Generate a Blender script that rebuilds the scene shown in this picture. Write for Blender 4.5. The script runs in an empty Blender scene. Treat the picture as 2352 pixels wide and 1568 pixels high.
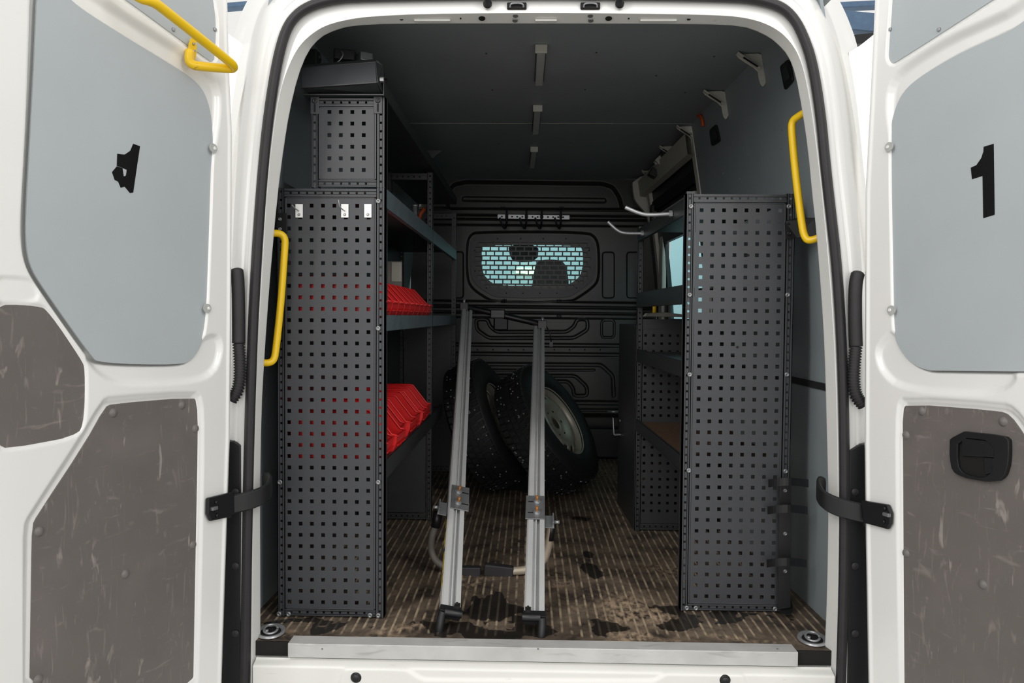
import bpy, bmesh, math, random
import numpy as np
from mathutils import Vector, Matrix
random.seed(7); rng = np.random.RandomState(5)
PI = math.pi
S = bpy.context.scene
COL = S.collection

# ---------------------------------------------------------------- camera, world, lights, exposure
FPX = 1760.0
CAM = Vector((0.0, -2.3, 1.01))
PITCH, YAW, ROLL = math.radians(-1.91), math.radians(1.27), math.radians(0.45)
R_CAM = (Matrix.Rotation(YAW, 3, 'Z') @ Matrix.Rotation(PI/2 + PITCH, 3, 'X') @ Matrix.Rotation(ROLL, 3, 'Z'))
cd = bpy.data.cameras.new('camera'); cam = bpy.data.objects.new('camera', cd); COL.objects.link(cam)
cd.sensor_width = 36.0; cd.lens = 36.0*FPX/2352.0; cd.clip_start = 0.02
cam.matrix_world = Matrix.Translation(CAM) @ R_CAM.to_4x4()
S.camera = cam

W = bpy.data.worlds.new('workshop_air'); S.world = W; W.use_nodes = True
bg = W.node_tree.nodes['Background']
bg.inputs[0].default_value = (1.0, 0.985, 0.955, 1); bg.inputs[1].default_value = 0.88

def area(name, loc, rot, sx, sy, power, col=(1, .98, .95)):
    l = bpy.data.lights.new(name, 'AREA'); l.shape = 'RECTANGLE'; l.size = sx; l.size_y = sy; l.energy = power; l.color = col
    o = bpy.data.objects.new(name, l); COL.objects.link(o); o.location = loc; o.rotation_euler = rot
    return o
# rows of workshop ceiling lamps, behind and beside the camera
area('overhead_light', (-2.3, -3.2, 3.3), (math.radians(48), 0, math.radians(-32)), 0.5, 3.0, 84)
area('overhead_light', (2.5, -3.2, 3.3), (math.radians(48), 0, math.radians(32)), 0.5, 3.0, 66)
area('overhead_light', (0.2, -5.5, 3.6), (math.radians(55), 0, 0), 3.6, 0.8, 20)
# added low fill light behind the camera, reaching in to the bulkhead
area('low_rear_fill', (0.3, -10.0, 1.9), (math.radians(90), 0, 0), 6.0, 2.4, 145, (1, .99, .97))
area('overhead_light', (0.0, 7.0, 4.6), (math.radians(60), 0, 0), 6.0, 0.6, 260)  # added light that brightens the far wall seen through the windscreen

S.view_settings.view_transform = 'Standard'; S.view_settings.look = 'None'
S.view_settings.exposure = 0.0; S.view_settings.gamma = 1.0; S.view_settings.use_curve_mapping = False
try:
    S.cycles.max_bounces = 8; S.cycles.diffuse_bounces = 5
except Exception: pass

# ---------------------------------------------------------------- measuring: a pixel of the photograph onto a plane of the scene
def ray(x, y):
    return (R_CAM @ Vector(((x-1176.0)/FPX, -(y-784.0)/FPX, -1.0)))
def P(x, y, Y):
    d = ray(x, y); t = (Y-CAM.y)/d.y; return CAM + d*t
def PX(x, y, X):
    d = ray(x, y); t = (X-CAM.x)/d.x; return CAM + d*t
def PZ(x, y, Z):
    d = ray(x, y); t = (Z-CAM.z)/d.z; return CAM + d*t
def PP(x, y, p0, n):
    d = ray(x, y); t = (p0-CAM).dot(n)/d.dot(n); return CAM + d*t

# ---------------------------------------------------------------- materials
def lin(c):
    return tuple(((v/255.0)/12.92 if v/255.0 <= .04045 else ((v/255.0+.055)/1.055)**2.4) for v in c) + (1.0,)
MATS = {}
def mat(name, rgb, rough=.5, metal=0.0, var=.12, nscale=12, bump=0.0, bscale=60, coat=0.0, scratch=None, spec=None, speck=None):
    m = bpy.data.materials.new(name); m.use_nodes = True; nt = m.node_tree; N = nt.nodes; L = nt.links
    b = N['Principled BSDF']; b.inputs['Roughness'].default_value = rough; b.inputs['Metallic'].default_value = metal
    if coat: b.inputs['Coat Weight'].default_value = coat; b.inputs['Coat Roughness'].default_value = .08
    if spec is not None: b.inputs['Specular IOR Level'].default_value = spec
    tc = N.new('ShaderNodeTexCoord'); n = N.new('ShaderNodeTexNoise'); n.inputs['Scale'].default_value = nscale; n.inputs['Detail'].default_value = 6
    L.new(tc.outputs['Object'], n.inputs['Vector'])
    r = N.new('ShaderNodeValToRGB'); c = lin(rgb)
    r.color_ramp.elements[0].position = .3; r.color_ramp.elements[1].position = .7
    r.color_ramp.elements[0].color = tuple(v*(1-var) for v in c[:3])+(1,); r.color_ramp.elements[1].color = tuple(min(1, v*(1+var)) for v in c[:3])+(1,)
    L.new(n.outputs['Fac'], r.inputs['Fac']); out = r.outputs['Color']
    def layer(out, scale, stretch, lo, hi, col, amt, rotz=.4, dist=.5, detail=3):
        mp = N.new('ShaderNodeMapping'); mp.inputs['Scale'].default_value = stretch; mp.inputs['Rotation'].default_value = (rotz, rotz*.6, rotz)
        L.new(tc.outputs['Object'], mp.inputs['Vector'])
        s = N.new('ShaderNodeTexNoise'); s.inputs['Scale'].default_value = scale; s.inputs['Detail'].default_value = detail; s.inputs['Distortion'].default_value = dist
        L.new(mp.outputs['Vector'], s.inputs['Vector'])
        rr = N.new('ShaderNodeValToRGB'); rr.color_ramp.elements[0].position = lo; rr.color_ramp.elements[1].position = hi
        rr.color_ramp.elements[0].color = (0, 0, 0, 1); rr.color_ramp.elements[1].color = (amt, amt, amt, 1)
        L.new(s.outputs['Fac'], rr.inputs['Fac'])
        mx = N.new('ShaderNodeMix'); mx.data_type = 'RGBA'
        L.new(rr.outputs['Color'], mx.inputs[0]); L.new(out, mx.inputs[6]); mx.inputs[7].default_value = lin(col)
        return mx.outputs[2]
    for sc in (scratch or []): out = layer(out, *sc)
    L.new(out, b.inputs['Base Color'])
    if bump:
        n2 = N.new('ShaderNodeTexNoise'); n2.inputs['Scale'].default_value = bscale; n2.inputs['Detail'].default_value = 3
        L.new(tc.outputs['Object'], n2.inputs['Vector'])
        bp = N.new('ShaderNodeBump'); bp.inputs['Strength'].default_value = bump; bp.inputs['Distance'].default_value = .002
        L.new(n2.outputs['Fac'], bp.inputs['Height']); L.new(bp.outputs['Normal'], b.inputs['Normal'])
    MATS[name] = m; return m

white = mat('white_paint', (238, 238, 236), .28, 0, .015, 3, coat=.5)
jambw = mat('white_jamb_paint', (222, 222, 218), .4, 0, .03, 5, scratch=[(14, (1, 1, 4), .72, .78, (120, 118, 112), .25)])
board = mat('blue_grey_board', (177, 184, 188), .5, 0, .03, 4, bump=.08, bscale=400)
walls = mat('wall_board', (140, 149, 154), .5, 0, .05, 4, bump=.08, bscale=400, scratch=[(9, (1, 3, 1), .74, .8, (200, 203, 205), .12)])
ceilm = mat('ceiling_board', (142, 150, 152), .6, 0, .06, 3, bump=.08, bscale=400)
brown = mat('brown_board', (106, 100, 97), .55, 0, .05, 8, bump=.1, bscale=350,
            scratch=[(6, (5, 5, .8), .60, .72, (160, 152, 148), .3, .5, 3.0), (6, (1.2, 2, 7), .63, .74, (158, 150, 146), .35, 1.2, .8), (3.5, (1, 1, 1), .52, .75, (140, 132, 130), .25), (30, (1, 1, .3), .66, .72, (176, 168, 164), .5, .3)])
rackm = mat('graphite_steel', (56, 58, 62), .45, .0, .06, 20, bump=.12, bscale=500, scratch=[(13, (1, 1, 5), .76, .8, (140, 140, 140), .25), (30, (4, 4, 1), .78, .82, (150, 148, 145), .3)])
rackd = mat('dark_steel', (43, 45, 47), .42, .0, .08, 20, bump=.1, bscale=500, scratch=[(16, (1, 4, 1), .74, .8, (110, 112, 112), .25)])
bluestrip = mat('shelf_lip_steel', (98, 110, 116), .4, .2, .15, 14, scratch=[(10, (1, 6, 1), .68, .8, (150, 165, 170), .3)])
bulkm = mat('black_pressed_steel', (46, 47, 44), .38, .0, .08, 9, bump=.08, bscale=300)
black = mat('black_plastic', (24, 25, 27), .4, 0, .1, 12, bump=.05)
rubber = mat('black_rubber', (40, 38, 40), .6, 0, .12, 20, bump=.1, bscale=200)
tyrem = mat('tyre_rubber', (20, 20, 21), .62, 0, .3, 30, bump=.5, bscale=160)
rimm = mat('wheel_silver', (168, 164, 150), .42, .35, .12, 9, scratch=[(12, (1, 1, 1), .6, .75, (110, 100, 82), .5)])
alum = mat('anodised_aluminium', (190, 191, 191), .45, .15, .04, 10, bump=.05, bscale=200, scratch=[(25, (1, 1, 1), .7, .76, (130, 130, 130), .3)])
alumb = mat('worn_aluminium_sill', (190, 190, 188), .45, .15, .1, 10, scratch=[(9, (1, 5, 5), .6, .78, (110, 105, 102), .4)])
galv = mat('galvanised_steel', (170, 172, 174), .35, .6, .1, 25)
steel = mat('dark_bracket_steel', (140, 142, 145), .35, .6, .15, 18)
bolt = mat('rusty_bolt', (176, 120, 66), .5, .4, .2, 60)
yellow = mat('yellow_paint', (238, 196, 18), .35, 0, .04, 10, scratch=[(22, (1, 1, 2), .70, .76, (90, 80, 40), .6)])
red = mat('red_plastic', (212, 30, 32), .38, 0, .07, 14, scratch=[(20, (1, 1, 1), .66, .8, (120, 20, 18), .4)])
grey = mat('grey_tube', (110, 106, 100), .5, 0, .1, 20)
bare = mat('bare_tube', (178, 166, 148), .4, .3, .1, 20)
tape = mat('black_tape', (12, 12, 14), .3, 0, .1, 20)
labelm = mat('black_label', (18, 18, 18), .5); labely = mat('yellow_label_print', (205, 175, 30), .5)
orange = mat('orange_plastic', (206, 84, 28), .5)
creamb = mat('painted_bracket', (196, 194, 184), .5, 0, .05, 10)
plug = mat('grey_plug', (112, 107, 104), .5)
ledm = mat('led_cover', (185, 187, 183), .3, 0, .08, 30)
plywood = mat('ply_edge', (88, 66, 48), .7, 0, .3, 60)
hole = mat('dark_hole', (8, 7, 6), .8)
seatm = mat('cab_seat_cloth', (138, 132, 126), .8)
shop = mat('workshop_floor', (150, 148, 144), .5, 0, .08, 1.2)
shopw = mat('workshop_wall', (205, 208, 210), .8, 0, .02, 2)
beamb = mat('blue_beam', (92, 120, 150), .5)
def glass(name, col, ior=1.08):
    m = bpy.data.materials.new(name); m.use_nodes = True; nt = m.node_tree
    for n in list(nt.nodes): nt.nodes.remove(n)
    o = nt.nodes.new('ShaderNodeOutputMaterial'); t = nt.nodes.new('ShaderNodeBsdfTransparent'); g = nt.nodes.new('ShaderNodeBsdfGlossy')
    t.inputs[0].default_value = lin(col); g.inputs['Roughness'].default_value = .02
    fr = nt.nodes.new('ShaderNodeFresnel'); fr.inputs[0].default_value = ior
    n = nt.nodes.new('ShaderNodeTexNoise'); n.inputs['Scale'].default_value = 3
    mx = nt.nodes.new('ShaderNodeMixShader'); nt.links.new(fr.outputs[0], mx.inputs[0]); nt.links.new(t.outputs[0], mx.inputs[1]); nt.links.new(g.outputs[0], mx.inputs[2])
    nt.links.new(mx.outputs[0], o.inputs[0]); return m
tint = glass('tinted_glass', (212, 236, 238))
tint_side = glass('tinted_side_glass', (204, 230, 233), 1.01)
clear = glass('clear_glass', (232, 240, 240))

# ---------------------------------------------------------------- mesh helpers
class G:
    def __init__(s): s.v = []; s.f = []; s.sm = []
    def add(s, vs, fs, smooth=False):
        b = len(s.v); s.v += [tuple(v) for v in vs]; s.f += [tuple(i+b for i in f) for f in fs]; s.sm += [smooth]*len(fs); return s
    def box(s, c, d, M=None):
        x, y, z = d[0]/2, d[1]/2, d[2]/2
        vs = [Vector((i*x, j*y, k*z)) for i in (-1, 1) for j in (-1, 1) for k in (-1, 1)]
        if M is not None: vs = [M @ v for v in vs]
        vs = [v + Vector(c) for v in vs]
        return s.add(vs, [(0, 1, 3, 2), (4, 6, 7, 5), (0, 4, 5, 1), (2, 3, 7, 6), (0, 2, 6, 4), (1, 5, 7, 3)])
    def bb(s, x0, x1, y0, y1, z0, z1):
        return s.box(((x0+x1)/2, (y0+y1)/2, (z0+z1)/2), (abs(x1-x0), abs(y1-y0), abs(z1-z0)))
    def hexa(s, a, b, ya, yb, z0, z1):      # a=(x0,x1) at ya, b=(x0,x1) at yb
        vs = [(a[0], ya, z0), (a[1], ya, z0), (b[1], yb, z0), (b[0], yb, z0), (a[0], ya, z1), (a[1], ya, z1), (b[1], yb, z1), (b[0], yb, z1)]
        return s.add(vs, [(0, 3, 2, 1), (4, 5, 6, 7), (0, 1, 5, 4), (1, 2, 6, 5), (2, 3, 7, 6), (3, 0, 4, 7)])
    def prism(s, pts, vec, smooth=False):   # polygon of 3D points pushed along vec
        n = len(pts); vec = Vector(vec); a = [Vector(p) for p in pts]; b = [p+vec for p in a]
        s.add(a+b, [tuple(range(n-1, -1, -1)), tuple(range(n, 2*n))] + [(i, (i+1) % n, n+(i+1) % n, n+i) for i in range(n)], smooth); return s
    def cyl(s, p0, p1, r, n=16, r1=None, smooth=True, caps=True):
        p0, p1 = Vector(p0), Vector(p1); d = (p1-p0).normalized(); r1 = r if r1 is None else r1
        u = d.orthogonal().normalized(); w = d.cross(u)
        vs = [p0+(u*math.cos(2*PI*i/n)+w*math.sin(2*PI*i/n))*r for i in range(n)] + [p1+(u*math.cos(2*PI*i/n)+w*math.sin(2*PI*i/n))*r1 for i in range(n)]
        s.add(vs, [(i, (i+1) % n, n+(i+1) % n, n+i) for i in range(n)], smooth)
        if caps: b = len(s.v)-2*n; s.f += [tuple(b+i for i in range(n-1, -1, -1)), tuple(b+n+i for i in range(n))]; s.sm += [False, False]
        return s
    def tube(s, pts, r, n=12, rs=None, caps=True):
        pts = [Vector(p) for p in pts]; m = len(pts); up = None; rings = []
        for i, p in enumerate(pts):
            t = ((pts[min(i+1, m-1)]-p).normalized()+(p-pts[max(i-1, 0)]).normalized()).normalized()
            if up is None: up = t.orthogonal().normalized()
            up = (up - t*up.dot(t)).normalized(); w = t.cross(up); rr = rs[i] if rs else r
            rings.append([p+(up*math.cos(2*PI*k/n)+w*math.sin(2*PI*k/n))*rr for k in range(n)])
        fs = [(i*n+k, i*n+(k+1) % n, (i+1)*n+(k+1) % n, (i+1)*n+k) for i in range(m-1) for k in range(n)]
        s.add([v for q in rings for v in q], fs, True)
        if caps: b = len(s.v)-m*n; s.f += [tuple(b+k for k in range(n-1, -1, -1)), tuple(b+(m-1)*n+k for k in range(n))]; s.sm += [False, False]
        return s
    def lathe(s, prof, M, n=48, closed=False):   # prof: (r, h) about local Z
        m = len(prof); vs = [M @ Vector((r*math.cos(2*PI*k/n), r*math.sin(2*PI*k/n), h)) for r, h in prof for k in range(n)]
        rows = m if closed else m-1
        return s.add(vs, [(i*n+k, i*n+(k+1) % n, ((i+1) % m)*n+(k+1) % n, ((i+1) % m)*n+k) for i in range(rows) for k in range(n)], True)
    def slab(s, us, vs_, holes, f, t, nrm):      # sheet on grid lines us x vs_, holes(i,j) left out; f(u,v)->point; thickness t along nrm
        nu, nv = len(us), len(vs_); nrm = Vector(nrm)*t
        A = [Vector(f(u, v)) for v in vs_ for u in us]; B = [p+nrm for p in A]; o = nu*nv; fs = []
        H = lambda i, j: i < 0 or j < 0 or i >= nu-1 or j >= nv-1 or holes(i, j)
        for j in range(nv-1):
            for i in range(nu-1):
                if holes(i, j): continue
                a, b, c, d = j*nu+i, j*nu+i+1, (j+1)*nu+i+1, (j+1)*nu+i
                fs += [(a, b, c, d), (a+o, d+o, c+o, b+o)]
                if H(i, j-1): fs.append((a, a+o, b+o, b))
                if H(i, j+1): fs.append((d, c, c+o, d+o))
                if H(i-1, j): fs.append((a, d, d+o, a+o))
                if H(i+1, j): fs.append((b, b+o, c+o, c))
        return s.add(A+B, fs)

def wloc(o):
    p = Vector((0, 0, 0))
    while o is not None: p += o.location; o = o.parent
    return p
def obj(name, g, m, parent=None, bevel=0, label=None, cat=None, group=None, kind=None, local=False):
    vs = np.array(g.v, dtype=float)
    if local: org = Vector((0, 0, 0))
    else:
        lo, hi = vs.min(0), vs.max(0); org = Vector(((lo[0]+hi[0])/2, (lo[1]+hi[1])/2, lo[2])); vs = vs - np.array(org)
    me = bpy.data.meshes.new(name); me.from_pydata(vs.tolist(), [], g.f); me.polygons.foreach_set('use_smooth', g.sm)
    bm = bmesh.new(); bm.from_mesh(me); bmesh.ops.recalc_face_normals(bm, faces=bm.faces); bm.to_mesh(me); bm.free()
    me.materials.append(m); o = bpy.data.objects.new(name, me); COL.objects.link(o)
    if parent is not None: o.parent = parent
    o.location = org if local else org - (wloc(parent) if parent else Vector((0, 0, 0)))
    if bevel:
        b = o.modifiers.new('bevel', 'BEVEL'); b.width = bevel; b.segments = 2; b.limit_method = 'ANGLE'; b.angle_limit = math.radians(40)
    return tag(o, label, cat, group, kind)
def tag(o, label=None, cat=None, group=None, kind=None):
    if label: o['label'] = label
    if cat: o['category'] = cat
    if group: o['group'] = group
    if kind: o['kind'] = kind
    return o
def empty(name, loc, label=None, cat=None, group=None, kind=None):
    o = bpy.data.objects.new(name, None); COL.objects.link(o); o.location = loc; o.empty_display_size = .05
    return tag(o, label, cat, group, kind)
def copy_tree(o, parent=None):
    c = o.copy(); COL.objects.link(c)
    if parent is not None: c.parent = parent
    for ch in list(o.children): copy_tree(ch, c)
    return c
def grid_obj(name, V, nu, nv, m, parent=None, keep=None, kind=None, label=None, cat=None, attrs=None):
    """V: (nv*nu,3) numpy points, row major; quads; keep mask over cells"""
    i = np.arange(nu-1); j = np.arange(nv-1); I, J = np.meshgrid(i, j)
    a = (J*nu+I).ravel(); q = np.stack([a, a+1, a+nu+1, a+nu], 1)
    if keep is not None: q = q[keep.ravel()]
    org = V.mean(0); V = V-org
    me = bpy.data.meshes.new(name); me.vertices.add(len(V)); me.vertices.foreach_set('co', V.astype(np.float32).ravel())
    me.loops.add(q.size); me.loops.foreach_set('vertex_index', q.astype(np.int32).ravel())
    me.polygons.add(len(q)); me.polygons.foreach_set('loop_start', np.arange(0, q.size, 4, dtype=np.int32))
    me.polygons.foreach_set('use_smooth', np.ones(len(q), dtype=bool)); me.update(calc_edges=True)
    for k, arr in (attrs or {}).items():
        at = me.attributes.new(k, 'FLOAT', 'POINT'); at.data.foreach_set('value', arr.astype(np.float32).ravel())
    me.materials.append(m); o = bpy.data.objects.new(name, me); COL.objects.link(o)
    if parent is not None: o.parent = parent
    o.location = Vector(org) - (wloc(parent) if parent else Vector((0, 0, 0)))
    return tag(o, label, cat, None, kind)
def chaikin(p, n=2, closed=True):
    p = [tuple(q) for q in p]
    for _ in range(n):
        out = []; m = len(p)
        rngi = range(m) if closed else range(m-1)
        if not closed: out.append(p[0])
        for i in rngi:
            a, b = p[i], p[(i+1) % m]
            out.append(tuple(.75*x+.25*y for x, y in zip(a, b))); out.append(tuple(.25*x+.75*y for x, y in zip(a, b)))
        if not closed: out.append(p[-1])
        p = out
    return p
def fil(p, r=7.0, closed=False):     # round the corners of a pixel polyline with small fillets
    out = []; m = len(p)
    for i, q in enumerate(p):
        if not closed and i in (0, m-1): out.append(tuple(q)); continue
        a, b, q = Vector(p[i-1]), Vector(p[(i+1) % m]), Vector(q)
        ra, rb = min(r, (a-q).length*.45), min(r, (b-q).length*.45); A, B = q+(a-q).normalized()*ra, q+(b-q).normalized()*rb
        out += [tuple(A*(1-t)*(1-t)+q*2*t*(1-t)+B*t*t) for t in (0, .33, .67, 1)]
    return out
def sdf(U, V, poly):        # signed distance to polygon, negative inside
    d = np.full(U.shape, 1e9); ins = np.zeros(U.shape, bool); n = len(poly)
    for i in range(n):
        ax, ay = poly[i]; bx, by = poly[(i+1) % n]; ex, ey = bx-ax, by-ay; L2 = ex*ex+ey*ey+1e-12
        t = np.clip(((U-ax)*ex+(V-ay)*ey)/L2, 0, 1); d = np.minimum(d, (U-ax-t*ex)**2+(V-ay-t*ey)**2)
        c = ((ay > V) != (by > V)) & (U < (bx-ax)*(V-ay)/((by-ay) if abs(by-ay) > 1e-12 else 1e-12)+ax); ins ^= c
    d = np.sqrt(d); return np.where(ins, -d, d)
def pdist(U, V, line):      # distance to open polyline
    d = np.full(U.shape, 1e9)
    for (ax, ay), (bx, by) in zip(line[:-1], line[1:]):
        ex, ey = bx-ax, by-ay; t = np.clip(((U-ax)*ex+(V-ay)*ey)/(ex*ex+ey*ey+1e-12), 0, 1)
        d = np.minimum(d, (U-ax-t*ex)**2+(V-ay-t*ey)**2)
    return np.sqrt(d)
def ss(x): x = np.clip(x, 0, 1); return x*x*(3-2*x)
def thick_grid_pt(a, b, t): return a+(b-a)*t

# ================================================================ WORKSHOP AROUND THE VAN
g = G(); g.bb(-8, 8, -9, 12, -.72, -.70); obj('floor', g, shop, kind='structure')
g = G(); g.bb(-8, 8, 10.4, 10.5, -.7, 5.5); obj('wall_far', g, shopw, kind='structure')
for (a, b, zc, m) in ((4.0, 7.6, 0, 0),):
    pass
def beam(pa, pb, Y, h, m, label):
    a, b = P(*pa, Y), P(*pb, Y); g = G(); d = (b-a); up = Vector((0, 0, h/2))
    g.prism([a-up, b-up, b+up, a+up], (0, .15, 0)); obj('steel_beam', g, m, label=label, cat='beam', bevel=.01)
beam((1900, 40), (2100, 60), 7.0, .22, beamb, 'blue-grey roof beam seen between the van body and the right door, the upper one')
beam((1900, 96), (2100, 76), 6.9, .11, black, 'black roof beam below the blue one between van body and right door')
beam((1900, 12), (2100, 2), 7.2, .07, beamb, 'blue steel rail at the very top between body and right door')
beam((480, 14), (640, 2), 7.2, .06, beamb, 'blue steel rail above the left door hinge edge')

# ================================================================ VAN FLOOR (ribbed sheet)
Y0, YB = .02, 3.25
def wl(y, z):    # inner face of the left lining
    base = -.915 + .03*(y/3.2); return base + (0 if z < .9 else .07*((z-.9)/1.1)**1.5*1.6)
def wr(y, z):
    base = 1.005 - .10*(y/3.2); return base - (0 if z < .9 else .08*((z-.9)/1.1)**1.5*1.6)
nx, ny = 1100, 150
xs = np.linspace(-.93, 1.02, nx); ys = Y0+(YB-Y0)*np.linspace(0, 1, ny)**1.4
X, Yg = np.meshgrid(xs, ys)
pitch = .0305; ph = np.abs(((X-.008)/pitch) % 1.0-.5)*pitch
rib = 1-ss((ph-.0030)/.0018)
endfade = ss((Yg-(Y0+.075-.02*np.sin(X*40)))/.02)
Z = rib*.0022*endfade
WARP = []
def blob(px, py, rx, ry, amp=1, rot=0):
    if not WARP: WARP.extend([(vnoise(16, 21)-.5)*.16, (vnoise(9, 22)-.5)*.26])
    c = PZ(px, py, 0); kx = min(1, 8*rx); dx, dy = X-c.x+WARP[0]*kx, Yg-c.y+WARP[1]*kx; cr, sr = math.cos(rot), math.sin(rot)
    return amp*np.clip(1.25-np.sqrt(((dx*cr+dy*sr)/rx)**2+((-dx*sr+dy*cr)/ry)**2), 0, 1)
def vnoise(scale, seed, oct=4):
    r = np.random.RandomState(seed); out = 0*X; amp = 1; tot = 0
    for k in range(oct):
        gsz = 64; t = r.rand(gsz, gsz); u = X*scale*2**k; v = Yg*scale*2**k
        iu = np.floor(u).astype(int); iv = np.floor(v).astype(int); fu = ss(u-iu); fv = ss(v-iv)
        q = lambda a, b: t[(iv+b) % gsz, (iu+a) % gsz]
        out += amp*((q(0, 0)*(1-fu)+q(1, 0)*fu)*(1-fv)+(q(0, 1)*(1-fu)+q(1, 1)*fu)*fv); tot += amp; amp *= .55
    return out/tot
wet = np.maximum.reduce([blob(1120, 1400, .13, .10), blob(1090, 1455, .16, .06), blob(1200, 1440, .12, .05), blob(1360, 1310, .035, .10), blob(1390, 1440, .07, .07, .8),
      blob(1350, 1270, .03, .05), blob(1560, 1430, .07, .06), blob(1530, 1400, .05, .05, .9), blob(1330, 1190, .06, .05, .8), blob(1220, 1110, .25, .25, 1.0), blob(1000, 1440, .05, .03, .8),
      blob(640, 1500, .2, .03, .7), blob(1700, 1418, .3, .03, .8), blob(760, 1430, .3, .025, .8), blob(1490, 1520, .9, .018, .5)])
wet = np.clip(wet*1.1 + (vnoise(11, 3)-.5)*1.9*np.clip(wet*5, 0, 1) + (vnoise(60, 13, 2)-.5)*.35*np.clip(wet*5, 0, 1), 0, 1)
worn = np.maximum.reduce([blob(1450, 1400, .16, .14), blob(1480, 1470, .14, .05), blob(1160, 1470, .08, .03), blob(1400, 1080, .15, .4, 1.0), blob(1290, 1340, .05, .09, .6),
      blob(1560, 1320, .12, .12, .5), blob(930, 1450, .14, .05, .7), blob(1090, 1330, .12, .04, .7), blob(1700, 1470, .22, .04, .7), blob(760, 1470, .25, .03, .6)])
worn = np.clip(worn*.9 + (vnoise(9, 8)-.42)*1.2*(worn+.3), 0, 1)
fm = bpy.data.materials.new('ribbed_floor_sheet'); fm.use_nodes = True; N = fm.node_tree.nodes; L = fm.node_tree.links; B = N['Principled BSDF']
def att(n): a = N.new('ShaderNodeAttribute'); a.attribute_name = n; return a.outputs['Fac']
def mixc(f, a, b):
    m = N.new('ShaderNodeMix'); m.data_type = 'RGBA'
    L.new(f, m.inputs[0]) if not isinstance(f, float) else setattr(m.inputs[0], 'default_value', f)
    for k, v in ((6, a), (7, b)):
        if isinstance(v, tuple): m.inputs[k].default_value = v
        else: L.new(v, m.inputs[k])
    return m.outputs[2]
def mth(op, a, b):
    m = N.new('ShaderNodeMath'); m.operation = op; m.use_clamp = True
    for k, v in ((0, a), (1, b)):
        if isinstance(v, float): m.inputs[k].default_value = v
        else: L.new(v, m.inputs[k])
    return m.outputs[0]
tc = N.new('ShaderNodeTexCoord')
def noise(s, d=5, st=(1, 1, 1)):
    mp = N.new('ShaderNodeMapping'); mp.inputs['Scale'].default_value = st; L.new(tc.outputs['Object'], mp.inputs['Vector'])
    n = N.new('ShaderNodeTexNoise'); n.inputs['Scale'].default_value = s; n.inputs['Detail'].default_value = d; L.new(mp.outputs['Vector'], n.inputs['Vector']); return n.outputs['Fac']
def ramp(f, a, b):
    r = N.new('ShaderNodeMapRange'); r.inputs[1].default_value = a; r.inputs[2].default_value = b; L.new(f, r.inputs[0]); r.clamp = True; return r.outputs[0]
base = mixc(ramp(noise(7), .4, .6), lin((52, 45, 40)), lin((106, 93, 80)))
base = mixc(ramp(noise(45, 3), .45, .7), base, lin((82, 70, 59)))
wf = mth('MULTIPLY', att('worn'), ramp(noise(40, 4, (1.4, .8, 1)), .38, .62))
base = mixc(wf, base, lin((172, 150, 126)))
rf = mth('MULTIPLY', att('rib'), ramp(noise(16, 5), .36, .6))
base = mixc(mth('MULTIPLY', rf, .85), base, lin((178, 160, 134)))
wt = ramp(mth('ADD', att('wet'), mth('MULTIPLY', noise(30, 4), .25)), .38, .5)
rw = mixc(mth('MULTIPLY', att('rib'), .5), lin((28, 26, 24)), lin((66, 60, 52)))
base = mixc(mth('MULTIPLY', wt, .92), base, rw)
L.new(base, B.inputs['Base Color'])
ro = N.new('ShaderNodeMapRange'); L.new(wt, ro.inputs[0]); ro.inputs[3].default_value = .55; ro.inputs[4].default_value = .3; L.new(ro.outputs[0], B.inputs['Roughness'])
bp = N.new('ShaderNodeBump'); bp.inputs['Strength'].default_value = .4; bp.inputs['Distance'].default_value = .003; L.new(noise(70, 3), bp.inputs['Height']); L.new(bp.outputs[0], B.inputs['Normal'])
fl = grid_obj('floor', np.stack([X, Yg, Z], -1).reshape(-1, 3), nx, ny, fm, kind='structure', attrs=dict(wet=wet, worn=worn, rib=rib*endfade))
g = G(); g.bb(-.93, 1.02, Y0, YB, -.046, -.001); obj('floor_edge', g, hole, fl)

# ================================================================ WALLS, CEILING
def lining(name, fx, y0, y1, m, sgn, zs=None):
    g = G(); zs = zs or [0, .45, .9, 1.1, 1.3, 1.5, 1.7, 1.9, 2.02]; yy = np.linspace(y0, y1, 6)
    g.slab(list(yy), zs, lambda i, j: False, lambda u, v: (fx(u, v), u, v), .01, (sgn, 0, 0))
    o = obj(name, g, m, kind='structure'); 
    for p in o.data.polygons: p.use_smooth = False
    return o
def WH(x, y, off_=0):
    X_ = .95
    for _ in range(12):
        p = PX(x, y, X_); X_ = .5*X_+.5*(wr(p.y, p.z)-off_)
    return p
wall_l = lining('wall_left', wl, .09, YB, walls, -1)
# right: near board in an upper and a lower sheet, then the sliding door further in
wall_r = lining('wall_right', wr, .09, 1.69, walls, 1)
g = G(); g.hexa((wr(.09, .8)-.004, wr(.09, .8)), (wr(1.69, .8)-.004, wr(1.69, .8)), .09, 1.69, .768, .792); obj('joint_strip', g, rackd, wall_r)
for (x, y) in ((1852, 863), (1832, 858)):
    p = WH(x, y, .004); g = G(); g.cyl((p.x, p.y, p.z), (p.x-.003, p.y, p.z), .003, 8); obj('screw', g, steel, wall_r)
for (x, y) in ((1797, 298), (1720, 355), (1662, 398), (1700, 410)):
    p = WH(x, y, .0); g = G(); g.cyl((p.x, p.y, p.z), (p.x-.004, p.y, p.z), .003, 8); obj('screw', g, galv, wall_r)
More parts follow.
